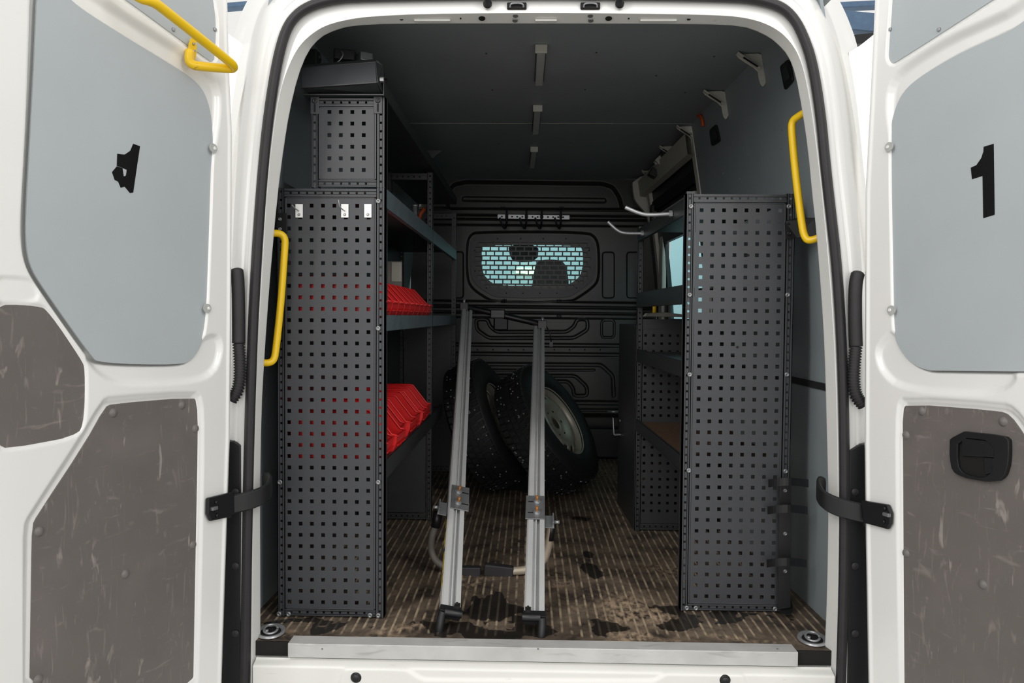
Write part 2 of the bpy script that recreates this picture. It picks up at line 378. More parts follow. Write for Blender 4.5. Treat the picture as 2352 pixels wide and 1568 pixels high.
# ceiling: two boards and the fine joint between them
ysm = PZ(1200, 283, 2.0).y
g = G(); g.bb(-.83, .93, .09, ysm-.0015, 2.0, 2.01); ceil = obj('ceiling', g, ceilm, kind='structure')
g = G(); g.bb(-.83, .93, ysm+.0015, YB+.12, 1.999, 2.01); obj('ceiling_panel', g, ceilm, ceil)
g = G(); g.bb(-.6, .42, ysm-.001, ysm+.001, 1.9985, 2.001); obj('joint_edge', g, creamb, ceil)
for (x, y) in ((1117, 122), (1370, 120), (1131, 206), (1344, 205), (1146, 330), (1310, 328), (1640, 129), (1507, 173), (1574, 212)):
    p = PZ(x, y, 2.0); g = G(); g.cyl((p.x, p.y, 1.997), (p.x, p.y, 2.0), .0035, 8); obj('screw', g, rackm, ceil)
# right rear: sliding door with frame, inner skin, window
sd = empty('door_3', (wr(2.4, 1), 2.4, 0), kind='structure')
def sdx(y, z): return wr(y, z)+.02
g = G(); zl = [0, .3, .6, .92, 1.0, 1.2, 1.42, 1.5, 1.72, 1.86, 2.02]; yl = [1.69, 1.76, 1.9, 2.82, 2.95, 3.0, YB]
g.slab(yl, zl, lambda i, j: (i in (2,) and j in (4, 5, 6)) , lambda u, v: (sdx(u, v), u, v), .03, (1, 0, 0)); obj('inner_skin', g, rackd, sd, bevel=.003)
g = G()
for (a, b, z0, z1) in ((1.69, 1.75, 0, 1.95), (2.95, 3.02, .9, 1.95)): g.add([(sdx(yq, zq)-xo, yq, zq) for zq in (z0, .95, 1.3, 1.6, z1) for yq, xo in ((a, .025), (b, .025), (b, .0), (a, .0))], [(k*4+q, k*4+(q+1) % 4, (k+1)*4+(q+1) % 4, (k+1)*4+q) for k in range(4) for q in range(4)])
obj('pillar', g, creamb, sd, bevel=.004)
g = G()
n = 14
pts = []
for k in range(n+1):
    y = 1.70+1.5*k/n; z = 1.90-.0*k; pts.append(Vector((wr(y, z)-.012, y, z-.0)))
g.add([p+Vector((0, 0, .06)) for p in pts]+[p+Vector((-.035, 0, .055)) for p in pts]+[p+Vector((-.02, 0, -.05)) for p in pts]+[p+Vector((.02, 0, -.055)) for p in pts],
      [(a*(n+1)+i, a*(n+1)+i+1, ((a+1) % 4)*(n+1)+i+1, ((a+1) % 4)*(n+1)+i) for a in range(4) for i in range(n)])
obj('roof_rail', g, creamb, sd)
g = G(); g.hexa((sdx(1.8, 1.7)-.03, sdx(1.8, 1.7)), (sdx(2.9, 1.7)-.03, sdx(2.9, 1.7)), 1.8, 2.9, 1.62, 1.68); obj('door_rail', g, creamb, sd, bevel=.006)
g = G(); g.hexa((sdx(1.8, 1.8)-.012, sdx(1.8, 1.8)), (sdx(2.9, 1.8)-.012, sdx(2.9, 1.8)), 1.8, 2.95, 1.72, 1.79); obj('track_slot', g, hole, sd)
g = G(); g.hexa((sdx(2.82, 1.3)-.03, sdx(2.82, 1.3)), (sdx(2.93, 1.3)-.03, sdx(2.93, 1.3)), 2.82, 2.93, .9, 1.56); obj('window_post', g, creamb, sd, bevel=.01)
g = G(); g.hexa((sdx(2.72, 1.0)-.035, sdx(2.72, 1.0)), (sdx(2.9, 1.0)-.035, sdx(2.9, 1.0)), 2.72, 2.9, .93, 1.12); obj('latch_cover', g, black, sd, bevel=.02)
g = G(); g.hexa((sdx(1.9, 1.2)+.01, sdx(1.9, 1.2)+.014), (sdx(2.82, 1.2)+.01, sdx(2.82, 1.2)+.014), 1.9, 2.82, .98, 1.52); w2 = obj('window_2', g, tint_side, kind='structure')
# corner piece of pale sheet metal beside the bulkhead top right
poly = chaikin([(1452, 408), (1530, 395), (1560, 420), (1545, 470), (1500, 505), (1493, 520), (1485, 490), (1462, 465), (1455, 450)], 1)
g = G(); g.prism([P(x, y, 3.1) for x, y in poly], (0, .05, 0)); obj('corner_sheet', g, creamb, sd, bevel=.004)
g = G(); a, b = P(1503, 470, 2.9), P(1501, 520, 2.9); g.box((a+b)/2, (.05, .05, .15)); obj('buffer_block', g, black, sd, bevel=.01)

# ================================================================ BULKHEAD: pressed black steel with grille window
nu, nv = 620, 640
bx = np.linspace(-.86, .92, nu); bz = np.linspace(0, 2.02, nv); U, V = np.meshgrid(bx, bz)
def bp2(pts): return [(P(x, y, YB).x, P(x, y, YB).z) for x, y in pts]
H = np.zeros_like(U)       # +H toward the camera
def groove(line, w=.012, d=.010, closed=False):
    global H
    l = bp2(fil(line, 8, closed))
    if closed: l = l+[l[0]]
    H = H - d*(1-ss((pdist(U, V, l)-w*.35)/(w*.65)))
def plate(poly, d, w=.012, n=1):
    global H
    s = sdf(U, V, bp2(chaikin(poly, n) if n > 1 else fil(poly, 7, True))); H = H + d*ss(-s/w+.5)
big = [(1060, 492), (1060, 530)]
plate([(900, 476), (1600, 480), (1600, 300), (900, 300)], -.05, .03, 0)
plate([(1026, 470), (1026, 440), (1040, 420), (1070, 414), (1385, 418), (1410, 426), (1425, 450), (1432, 478), (1030, 478)], -.04, .03, 1)
groove([(1064, 452), (1390, 456)], .022, .012)
for yy, d, w in ((487, .02, .03), (510, .02, .03)): groove([(900, yy-2), (1600, yy+4)], w, d)
plate([(1000, 495), (1600, 500), (1600, 506), (1000, 501)], .012, .008, 0)
win_o = [(1105, 538), (1340, 538), (1362, 552), (1368, 580), (1368, 628), (1358, 648), (1318, 676), (1300, 684), (1145, 684), (1125, 676), (1090, 652), (1080, 625), (1080, 565), (1088, 545)]
plate([(x+(8 if x > 1220 else -8), y+(9 if y > 610 else -6)) for x, y in win_o], -.022, .02, 2)
plate([(1384, 579), (1411, 579), (1411, 684), (1384, 684)], -.010, .010, 0)
plate([(1440, 579), (1470, 579), (1470, 684), (1440, 684)], -.010, .010, 0)
plate([(1040, 578), (1064, 578), (1064, 684), (1040, 684)], -.010, .010, 0)
for yy, d in ((697, .022), (711, .016), (724, .024)): groove([(900, yy-3), (1600, yy+5)], .024, d)
groove([(1093, 733), (1120, 733), (1124, 748), (1140, 762), (1302, 762), (1320, 748), (1325, 733), (1349, 733), (1350, 757), (1318, 776), (1122, 776), (1095, 757)], .014, .012, True)
groove([(1382, 735), (1411, 735), (1411, 775), (1382, 775)], .010, .008, True)
for yy, d in ((792, .014), (813, .012)): groove([(900, yy-2), (1440, yy+2)], .016, d)
groove([(900, 835), (1381, 838), (1408, 863), (1410, 909)], .016, .012)
groove([(1100, 850), (1365, 850)], .010, .008)
groove([(1120, 863), (1321, 863), (1348, 888), (1349, 909), (1318, 909), (1317, 892), (1305, 876), (1120, 876)], .014, .012, True)
groove([(900, 921), (1445, 926)], .02, .016)
groove([(900, 940), (1445, 942)], .012, .01)
plate([(900, 952), (1470, 955), (1470, 1100), (900, 1100)], -.05, .04, 0)
r, c = np.meshgrid(np.arange(nu-1), np.arange(nv-1)); Uc = (U[:-1, :-1]+U[1:, 1:])/2; Vc = (V[:-1, :-1]+V[1:, 1:])/2
wing = chaikin([(1112, 562), (1330, 562), (1340, 575), (1338, 630), (1310, 652), (1300, 656), (1140, 656), (1118, 640), (1106, 620), (1106, 570)], 2)
keep = sdf(Uc, Vc, bp2(wing)) > 0
BV = np.stack([U, YB-H, V], -1).reshape(-1, 3)
bulk = grid_obj('wall_back', BV, nu, nv, bulkm, keep=keep, kind='structure')
for k in range(9):
    p = P(1097+35.2*k, 803, YB); g = G(); g.cyl((p.x, YB-.001, p.z), (p.x, YB-.003, p.z), .006, 10); obj('rivet_hole', g, hole, bulk)
for (x, y) in ((1159, 690), (1284, 691), (1284, 726), (1155, 478), (1290, 478), (1156, 692)):
    p = P(x, y, YB); g = G()
    for k in (-1, 0, 1): g.bb(p.x+k*.012-.003, p.x+k*.012+.003, YB-.012, YB-.002, p.z-.012, p.z+.012)
    obj('slot_clip', g, hole, bulk)
g = G(); a = P(1150, 730, YB); g.bb(a.x-.05, a.x+.055, YB-.03, YB-.005, a.z-.09, a.z+.01); obj('pull_handle', g, black, bulk, bevel=.01)
g = G(); a, b = P(1395, 945, YB-.1), P(1426, 946, YB-.1); g.cyl(a, b, .012, 10); obj('tube_end', g, galv, bulk)
g = G(); a = P(1403, 1012, YB-.05); g.lathe([(.04, 0), (.04, .01), (.028, .014), (.02, .0), (.0005, 0)], Matrix.Translation(a) @ Matrix.Rotation(PI/2, 4, 'X'), 24); obj('cable_grommet', g, black, bulk)
g = G(); g.bb(P(1250, 950, YB).x, P(1425, 950, YB).x, YB-.14, YB-.02, 0, .22); obj('seat_base_cover', g, black, bulk, bevel=.02)
# window in the bulkhead: frame, glass, grille with brick-pattern openings
wn = empty('window_1', P(1220, 650, YB), kind='structure')
g = G(); YG = YB-.012
gp = chaikin(wing, 1); g.prism([P(x, y, YB+.03) for x, y in wing], (0, .006, 0)); obj('pane', g, clear, wn)
g = G(); out = chaikin(win_o, 2); ow = [P(x, y, YG) for x, y in out]
zmin, zmax = min(p.z for p in ow), max(p.z for p in ow)
def span(z):
    xs_ = []
    for i in range(len(ow)):
        a, b = ow[i], ow[(i+1) % len(ow)]
        if (a.z > z) != (b.z > z): xs_.append(a.x+(b.x-a.x)*(z-a.z)/(b.z-a.z))
    return (min(xs_), max(xs_)) if len(xs_) >= 2 else None
def quad(z0, z1, xa0, xb0, xa1, xb1):
    g.prism([Vector((xa0, YG, z0)), Vector((xb0, YG, z0)), Vector((xb1, YG, z1)), Vector((xa1, YG, z1))], (0, .003, 0))
ztop = P(1220, 557, YG).z; zb = P(1220, 665, YG).z; rows = 10; rp = (ztop-zb)/rows; hh = rp*.70; pw = 19.4/317.0; hw = pw*.84
zlev = [zmax-.0004]
z = ztop
def solid(z0, z1):
    n = max(1, int((z1-z0)/.006)); 
    for k in range(n):
        a, b = z0+(z1-z0)*k/n, z0+(z1-z0)*(k+1)/n; sa, sb = span(a+1e-5), span(b-1e-5)
        if sa and sb: quad(a, b, sa[0], sa[1], sb[0], sb[1])
solid(ztop, zmax); solid(zmin, zb+rp-hh-.0)
for k in range(rows):
    z1 = ztop-k*rp; z0 = z1-hh; m_ = .034
    s0, s1 = span(z0), span(z1); xa = max(s0[0], s1[0])+m_; xb = min(s0[1], s1[1])-m_
    cx0 = P(1126, 600, YG).x + (pw/2 if k % 2 else 0)
    cs = []; c_ = cx0-8*pw
    while c_ < xb:
        l_, r_ = max(c_-hw/2, xa), min(c_+hw/2, xb)
        if r_-l_ > .012: cs.append((l_, r_))
        c_ += pw
    px_ = None
    quad(z0, z1, s0[0], cs[0][0], s1[0], cs[0][0])
    for i in range(len(cs)-1): quad(z0, z1, cs[i][1], cs[i+1][0], cs[i][1], cs[i+1][0])
    quad(z0, z1, cs[-1][1], s0[1], cs[-1][1], s1[1])
    if k < rows-1: solid(z0-(rp-hh), z0)
obj('grille', g, rackd, wn)
for (x, y) in ((1143, 548), (1196, 548), (1248, 548), (1300, 548), (1090, 575), (1353, 575), (1163, 673), (1201, 673), (1240, 673), (1279, 673), (1117, 661), (1324, 661), (1091, 622)):
    p = P(x, y, YG-.0015); g = G(); g.cyl(p, p+Vector((0, .002, 0)), .005, 10); obj('grille_hole', g, hole, wn)
# cab beyond the bulkhead: shell, windscreen, seat, mirror
cab = empty('wall_cab', (0, 4.2, 0), kind='structure')
g = G(); g.bb(-.95, 1.0, 3.34, 5.4, 1.99, 2.02); g.bb(-.97, -.95, 3.34, 5.0, 0, 1.1); g.bb(1.0, 1.02, 3.34, 5.0, 0, 1.1); g.bb(-.95, 1.0, 4.9, 5.4, 0, 1.02); g.bb(-.95, 1, 3.3, 5, -.02, 0)
g.bb(-.97, -.95, 3.34, 3.6, 1.1, 2); g.bb(1.0, 1.02, 3.34, 3.6, 1.1, 2); obj('cab_shell', g, rackd, cab)
g = G(); g.prism([(-.95, 5.4, 1.0), (1.0, 5.4, 1.0), (1.0, 4.9, 2.0), (-.95, 4.9, 2.0)], (0, .006, 0)); obj('windscreen', g, tint, cab)
g = G(); g.bb(-.957, -.951, 3.6, 5.2, 1.1, 2.0); g.bb(1.001, 1.007, 3.6, 5.2, 1.1, 2.0); obj('side_glass', g, tint, cab)
g = G(); pl = chaikin([(1222, 660), (1226, 625), (1232, 600), (1252, 595), (1285, 596), (1298, 604), (1304, 625), (1308, 660), (1312, 780), (1215, 780)], 2)
g.prism([P(x, y, 3.62) for x, y in pl], (0, .14, 0)); st = obj('cab_seat', g, seatm, label='grey cab seat with rounded headrest behind the grille window', cat='seat', bevel=.02)
g = G(); pl = chaikin([(1166, 560), (1172, 592), (1185, 602), (1235, 600), (1238, 560)], 1); g.prism([P(x, y, 4.75) for x, y in pl], (0, .05, 0)); obj('mirror_console', g, rackd, cab, bevel=.01)
lamp = bpy.data.materials.new('warm_strip_light'); lamp.use_nodes = True; b_ = lamp.node_tree.nodes['Principled BSDF']; b_.inputs['Emission Color'].default_value = (1, .86, .45, 1); b_.inputs['Emission Strength'].default_value = 2.2
for ki, (x0, y0, x1, y1) in enumerate(((1185, 616, 1194, 627), (1196, 614, 1206, 627), (1208, 616, 1216, 630), (1217, 615, 1228, 628))):
    g = G(); a, b = P(x0, y0, 10.34), P(x1, y1, 10.34); g.bb(a.x, b.x, 10.34, 10.4, b.z, a.z); obj('workshop_lamp', g, lamp, label='warm yellow workshop lamp seen through the grille window, ' + ('leftmost', 'second from left', 'third from left', 'rightmost, beside the headrest')[ki], cat='lamp', group='warm lamps beyond the windscreen')

# ================================================================ REAR DOOR FRAME (swept around the opening)
CX, CY = 1240.0, 760.0
def star(path, th):
    p = np.array(path, float); t = np.arctan2(p[:, 0]-CX, CY-p[:, 1]); r = np.hypot(p[:, 0]-CX, p[:, 1]-CY); o = np.argsort(t)
    # interpolate along the polyline densely first
    q = []
    for i in range(len(p)-1):
        for k in range(24): q.append(p[i]+(p[i+1]-p[i])*k/24.0)
    q.append(p[-1]); q = np.array(q); t = np.arctan2(q[:, 0]-CX, CY-q[:, 1]); r = np.hypot(q[:, 0]-CX, q[:, 1]-CY); o = np.argsort(t)
    rr = np.interp(th, t[o], r[o]); return [(CX+R*math.sin(T), CY-R*math.cos(T)) for R, T in zip(rr, th)]
sealp = chaikin([(556, 1700), (562, 1568), (566, 1300), (568, 1200), (572, 1000), (578, 820), (585, 650), (598, 450), (613, 287), (632, 160), (650, 84), (670, 43), (703, 16), (751, 0), (820, -9), (1240, -15), (1680, -9), (1751, 0),
                 (1799, 16), (1827, 45), (1846, 83), (1866, 140), (1885, 255), (1897, 383), (1910, 497), (1924, 620), (1936, 823), (1941, 1050), (1940, 1300), (1932, 1568), (1926, 1700)], 2, False)
stepp = chaikin([(578, 1700), (579, 1568), (580, 1300), (583, 1100), (589, 850), (601, 650), (613, 450), (624, 335), (643, 207), (672, 128), (703, 86), (758, 51), (879, 33), (1240, 29), (1620, 33), (1719, 40), (1783, 64), (1822, 102),
                 (1844, 150), (1862, 239), (1878, 360), (1893, 497), (1907, 650), (1918, 823), (1924, 1050), (1925, 1300), (1918, 1568), (1912, 1700)], 2, False)
aperp = chaikin([(597, 1700), (598, 1500), (598, 1330), (597, 1150), (600, 950), (607, 820), (619, 650), (637, 450), (652, 335), (665, 255), (684, 175), (707, 118), (735, 86), (767, 70), (806, 59), (903, 54), (1240, 54), (1604, 55), (1703, 59),
                 (1751, 76), (1783, 97), (1811, 128), (1827, 169), (1843, 255), (1856, 344), (1866, 450), (1875, 530), (1886, 670), (1894, 800), (1898, 950), (1903, 1149), (1900, 1347), (1894, 1503), (1890, 1700)], 1, False)
def off(path, d):   # push outward by d pixels
    out = []
    for i, (x, y) in enumerate(path):
        a = path[max(i-1, 0)]; b = path[min(i+1, len(path)-1)]; tx, ty = b[0]-a[0], b[1]-a[1]; L_ = math.hypot(tx, ty); out.append((x+ty/L_*d, y-tx/L_*d))
    return out
TH = np.linspace(math.radians(-145), math.radians(143), 520)
def sweep(name, rings, m, parent=None, kind=None, mats=None):
    pts = [[P(x, y, Y) for x, y in star(path, TH)] for path, Y in rings]; n = len(TH); V_ = np.array([[tuple(p) for p in r_] for r_ in pts]).reshape(-1, 3)
    o = grid_obj(name, V_, n, len(rings), m, parent=parent, kind=kind); return o
fr = empty('trim_1', (.045, 0, 0), kind='structure')
sweep('inner_return', [(stepp, .0), (off(stepp, -3), .006), (off(aperp, 2), .048), (aperp, .052), (off(aperp, 1), .088), (off(aperp, 115), .088)], jambw, fr)  # outermost ring is an unseen back plate added against light leaks
sweep('seal_seat', [(off(sealp, -11), .012), (off(stepp, 2), .0), (stepp, .001)], white, fr)
sweep('outer_frame', [(off(sealp, 46), .035), (off(sealp, 30), .012), (off(sealp, 28), .016), (off(sealp, 26), .012), (off(sealp, 9), .004), (off(sealp, 7), .014), (off(sealp, -11), .014)], white, fr)
sweep('body_side', [(off(sealp, 110), .60), (off(sealp, 66), .10), (off(sealp, 54), .05), (off(sealp, 45), .034)], white, fr)
for sh_ in ([(1950, 120), (1969, 109), (1996, 89), (2030, 60), (2060, 120), (2060, 1000), (1935, 1000)], [(566, 110), (553, 98), (533, 84), (500, 62), (470, 120), (470, 1000), (575, 1000)]):
    g = G(); g.prism([P(x, y, .30) for x, y in sh_], (0, .3, 0)); obj('shoulder_skin', g, white, fr)
sl = empty('trim_2', (.045, -.01, 0), kind='structure')
sweep('door_seal', [(off(sealp, 12), .012), (off(sealp, 11), -.010), (off(sealp, 6), -.022), (off(sealp, 0), -.026), (off(sealp, -3), -.020), (off(sealp, -7), -.020), (off(sealp, -12), -.006), (off(sealp, -13), .012)], rubber, sl)
# header: pins, latches, holes, pressed ledges
for (x, y) in ((1120, 12), (1423, 12)):
    p = P(x, y, -.005); g = G(); g.lathe([(.0001, .03), (.008, .03), (.009, .024), (.010, .012), (.013, .008), (.013, 0)], Matrix.Translation(p) @ Matrix.Rotation(PI/2-.5, 4, 'X'), 20)
    obj('rubber_buffer', g, black, label=f"black rubber buffer pin on the header, {'left' if x < 1200 else 'right'} of the two latch slots", cat='buffer', group='header buffer pins')
for (x, y) in ((1187, 13), (1356, 13)):
    t = empty('latch_striker', P(x, y+8, .0), f"black recessed latch slot with steel striker in the white header, {'left' if x < 1200 else 'right'} one of the pair", 'latch', 'header latch strikers')
    a = P(x, y, -.004); g = G(); g.bb(a.x-.029, a.x+.029, -.006, .004, a.z-.010, a.z+.010); obj('slot', g, hole, t, bevel=.003)
    g = G(); g.tube(chaikin([(a.x-.020, -.006, a.z-.006), (a.x-.018, -.012, a.z+.004), (a.x+.018, -.012, a.z+.004), (a.x+.020, -.006, a.z-.006)], 2, False), .003, 8); obj('striker_bar', g, steel, t)
for (x, y, r_) in ((1107, 41, .010), (1398, 41, .010), (922, 42, .006), (1582, 42, .006), (824, 41, .008), (1682, 41, .008), (872, 43, .0025), (1058, 41, .0025), (1444, 41, .0025), (1637, 43, .0025), (1184, 35, .008), (1183, 46, .008), (1356, 35, .008), (1357, 46, .008)):
    p = P(x, y, .006+.042*(y-31)/23)
    g = G(); g.cyl((p.x, p.y, p.z+.002), (p.x, p.y-.0015, p.z-.0035), r_, 16)
    obj('header_hole' if x not in (1184, 1183, 1356, 1357) else 'header_bolt', g, hole if x not in (1184, 1183, 1356, 1357) else steel, fr)
for (x, w_) in ((993, .055), (1254, .033), (1512, .055)):
    p = P(x, 46, .032); g = G(); g.box((p.x, p.y, p.z-.002), (w_*2, .014, .006)); obj('pressed_ledge', g, jambw, fr, bevel=.003)
# sill: aluminium strip, white lower body with pressed outline
g = G()
a, b = P(662, 1495, .0), P(1832, 1510, .0)
g.bb(a.x, b.x, -.004, .02, -.040, .003); g.bb(a.x, b.x, -.004, .055, .001, .004)
sill = obj('trim_3', g, alumb, kind='structure', bevel=.0015)
for x in (740, 1236, 1786):
    p = PZ(x, 1491, .004); g = G(); g.cyl(p, p+Vector((0, 0, .002)), .003, 8); obj('screw', g, steel, sill)
nu, nv = 420, 120
lx = np.linspace(P(581, 1568, -.02).x, P(1917, 1568, -.02).x, nu); lz = np.linspace(-.5, -.041, nv); U, V = np.meshgrid(lx, lz)
def lp(pts): return [(P(x, y, -.02).x, P(x, y, -.02).z) for x, y in pts]
sh = lp(chaikin([(760, 1640), (785, 1540), (800, 1531), (925, 1531), (945, 1542), (968, 1557), (985, 1560), (1490, 1562), (1505, 1560), (1530, 1544), (1545, 1536), (1690, 1538), (1710, 1548), (1730, 1640)], 2))
Hh = .006*ss(-sdf(U, V, sh)/.012+.5)
edge = ss((V+.063)/.022)
Yl = -.02-Hh+edge*.03
lower = grid_obj('trim_4', np.stack([U, Yl, V-.006*edge], -1).reshape(-1, 3), nu, nv, jambw, kind='structure')
g = G(); g.bb(-.84, .93, .03, .08, -.5, -.048); obj('sill_backing', g, jambw, lower)
for x, y in ((818, 1555), (1665, 1561)):
    p = P(x, y, -.024); g = G(); g.lathe([(.0001, .010), (.010, .010), (.012, .008), (.012, .003), (.0165, .002), (.0165, 0)], Matrix.Translation(p) @ Matrix.Rotation(PI/2, 4, 'X'), 24)
    obj('rubber_buffer', g, black, label=f"round black rubber stopper on the white sill, {'left' if x < 1200 else 'right'} side", cat='buffer', group='sill stoppers')

# ================================================================ REAR DOORS
def door(name, hx, sgn, edge_px, recess_defs, phi=20):
    """inner skin built as a relief on the door plane. sgn -1 left, +1 right"""
    H0 = P(hx, 725, -.03); H0 = Vector((H0.x, H0.y, 0)); d = Vector((sgn*math.sin(math.radians(phi)), -math.cos(math.radians(phi)), 0)); n = Vector((-sgn*math.cos(math.radians(phi)), -math.sin(math.radians(phi)), 0))
    root = empty(name, H0, kind='structure')
    def uv(x, y, off_=0): p = PP(x, y, H0+n*off_, n); q = p-H0; return (q.dot(d), p.z)
    def pt(u, v, h=0): return Vector((H0.x+d.x*u+n.x*h, H0.y+d.y*u+n.y*h, v))
    nu, nv = 330, 620; t = np.linspace(0, 1, nu)**1.0; v = np.linspace(-.25, 2.15, nv); T, V = np.meshgrid(t, v)
    e = sorted([(uv(x, y)[1], uv(x, y)[0]) for x, y in edge_px]); eu = np.interp(v, [a for a, _ in e], [b for _, b in e])
    Wd = .86; U = eu[:, None]+T*(Wd-eu[:, None])
    h = np.zeros_like(U)
    du = U-eu[:, None]
    h -= .022*(1-ss(du/.02))**1.5            # rounded hinge edge
    h -= .003*ss((du-.028)/.006)*(1-ss((du-.058)/.01))*0
    h += .004*(1-ss((np.abs(du-.026))/.010))
    for poly, depth, w, k in recess_defs:
        s = sdf(U, V, [uv(x, y) for x, y in chaikin(poly, k)])
        h = h - depth*ss(-s/w+1.0) if w > 0 else h - depth*ss(-s/(-w))
    PTS = np.stack([H0.x+d.x*U+n.x*h, H0.y+d.y*U+n.y*h, V], -1).reshape(-1, 3)
    grid_obj('inner_skin', PTS, nu, nv, white, root)
    g = G()
    e0 = [(uv(x, y)[1], uv(x, y)[0]) for x, y in edge_px]; e0.sort()
    pl = [pt(b, a, -.075) for a, b in e0 if -.3 < a < 2.2]; 
    pl = [pt(np.interp(-.25, [a for a, _ in e0], [b for _, b in e0]), -.25, -.075)] + [pt(b, a, -.075) for a, b in e0 if -.24 < a < 2.14] + [pt(np.interp(2.15, [a for a, _ in e0], [b for _, b in e0]), 2.15, -.075)]
    g.prism(pl+[pt(Wd, 2.15, -.075), pt(Wd, -.25, -.075)], n*.012); obj('outer_skin', g, white, root)
    # edge wall joining the two skins
    ev = np.array([a for a, _ in e0]); eb = np.array([b for _, b in e0]); vv = np.linspace(-.25, 2.15, 120); uu = np.interp(vv, ev, eb)
    g = G(); g.add([pt(u_, v_, -.02) for u_, v_ in zip(uu, vv)]+[pt(u_+.004, v_, -.07) for u_, v_ in zip(uu, vv)], [(i, i+1, 121+i, 120+i) for i in range(119)], True); obj('hinge_edge', g, white, root)
    return root, uv, pt, n, d, H0
def panel(root, uvf, ptf, n, name, px, depth, m, k=2, th=.004, label=None):
    pts = [ptf(*uvf(x, y, -depth), -depth) for x, y in chaikin(px, k)]
    g = G(); g.prism(pts, n*th); return obj(name, g, m, root, label=label)

# ---- left door
bl = [(150, -2), (268, 75), (379, 142), (440, 180), (468, 212), (483, 262), (487, 330), (484, 430), (478, 620), (473, 730), (462, 790), (440, 826), (412, 838), (225, 834), (205, 815), (92, 655), (66, 610), (57, 560), (57, 490), (66, 330), (77, 120), (84, -60), (120, -60)]
ub = [(286, -2), (478, 140), (490, 142), (498, 132), (500, 60), (497, 20), (485, -40), (470, -160), (250, -160), (200, -60)]
bs = [(0, 703), (15, 699), (88, 703), (112, 716), (188, 828), (196, 848), (194, 968), (178, 1000), (14, 1030), (-6, 1020), (-30, 950), (-30, 800), (-15, 715)]
bb = [(240, 935), (256, 927), (440, 912), (454, 924), (456, 1001), (450, 1300), (444, 1640), (66, 1640), (71, 1300), (73, 1206), (84, 1184), (193, 1019)]
def grow(p, d):
    p = [Vector(q) for q in p]; c = sum(p, Vector((0, 0)))/len(p); return [tuple(q+(q-c).normalized()*d) for q in p]
el = [(531, -400), (531, 0), (536, 179), (542, 312), (540, 700), (537, 1001), (530, 1206), (518, 1568), (512, 1900)]
emb = [(-10, 641), (60, 643), (78, 655), (86, 682), (60, 690), (-10, 686)]
led = [(205, 815), (225, 834), (412, 838), (465, 790), (497, 775), (505, 800), (490, 850), (440, 868), (300, 872), (245, 860)]
blo = [(172, -30), (286, 48), (397, 116), (460, 156), (494, 198), (496, 255), (484, 330)]+[tuple(Vector(q)+(Vector((270, 400))-Vector(q)).normalized()*16) for q in bl[7:]]
D1, uv, pt, n, d, H0 = door('door_1', 540, -1, el, [(bl, .012, .010, 2), (blo, .014, .026, 2), (ub, .012, .006, 1), (bs, .006, .01, 2), (bb, .006, .012, 1), (grow(bb, 10), .006, .012, 1), (emb, .004, .01, 1), (led, .012, .02, 2)])
panel(D1, uv, pt, n, 'upper_board', ub, .012, board, 1)
panel(D1, uv, pt, n, 'window_board', bl, .010, board, 2)
panel(D1, uv, pt, n, 'handle_board', bs, .0085, brown, 1)
panel(D1, uv, pt, n, 'lower_board', bb, .0125, brown, 1)
def clip(root, uvf, ptf, n, d, x, y, s_):
    u, v = uvf(x, y); g = G(); c = [ptf(u+.020*s_*.9*math.cos(a)*.8+.004, v+.013*math.sin(a), .004) for a in np.linspace(0, 2*PI, 20, endpoint=False)]
    g.prism(c, n*.003); o = obj('board_clip', g, ledm, root)
    g = G(); g.cyl(ptf(u, v, .006), ptf(u, v, .0095), .0055, 14, .004); obj('screw', g, white, o)
def plugf(root, uvf, ptf, n, x, y, depth=.0085):
    u, v = uvf(x, y, -depth); M = Matrix.Translation(ptf(u, v, -depth)) @ n.to_track_quat('Z', 'Y').to_matrix().to_4x4()
    g = G(); g.lathe([(.0001, .007), (.006, .006), (.010, .003), (.012, .0)], M, 20); obj('plug', g, plug, root)
for x, y in ((489, 341), (475, 708)): clip(D1, uv, pt, n, d, x, y, 1)
for x, y in ((260, 948), (418, 930), (449, 984), (90, 1220), (443, 1251), (288, 1318), (88, 1560)): plugf(D1, uv, pt, n, x, y)
for x, y in ((398, 68), (493, 68)):
    u, v = uv(x, y, -.008); g = G(); g.cyl(pt(u, v, -.008), pt(u, v, -.003), .006, 12, .004); obj('screw', g, galv, D1)
four = [(305.8, 330), (321.4, 335.7), (317, 365), (312.5, 395), (305.8, 442), (298, 443), (286, 428.5), (277, 431), (271, 417), (263, 413), (257, 395), (268, 382), (281, 386), (284, 405), (289, 403), (291, 390), (281, 385.5), (268, 381), (269, 353), (286, 355), (299, 346)]
g = G(); g.prism([pt(*uv(x, y, -.0059), -.0059) for x, y in four], n*.0006); obj('tape_numeral', g, tape, D1)
# yellow grab bar on the left door
def dp(x, y, o_): u, v = uv(x, y, o_); return pt(u, v, o_)
bar = [dp(270, -40, .05), dp(320, -4, .08), dp(350, 3, .09), dp(372, 18, .09), dp(525, 140, .09), dp(536, 150, .088), dp(536, 157, .08), dp(526, 158, .07), dp(455, 152, .03), dp(440, 148, .018), dp(434, 138, .012), dp(436, 118, .008)]
gh = G(); gh.tube(chaikin(bar, 2, False), .0125, 14); ghd = obj('grab_bar', gh, yellow, D1)
g = G(); g.prism([dp(x, y, .006) for x, y in chaikin([(430, 140), (434, 88), (448, 88), (450, 118), (444, 145)], 1)], n*.004); obj('mounting_plate', g, yellow, ghd)
for x, y in ((444, 101), (445, 117), (437, 124)):
    g = G(); a = dp(x, y, .010); g.cyl(a, a+n*.005, .004, 10, .003); obj('rivet', g, galv, ghd)
D1d = (D1, uv, pt, n, d)
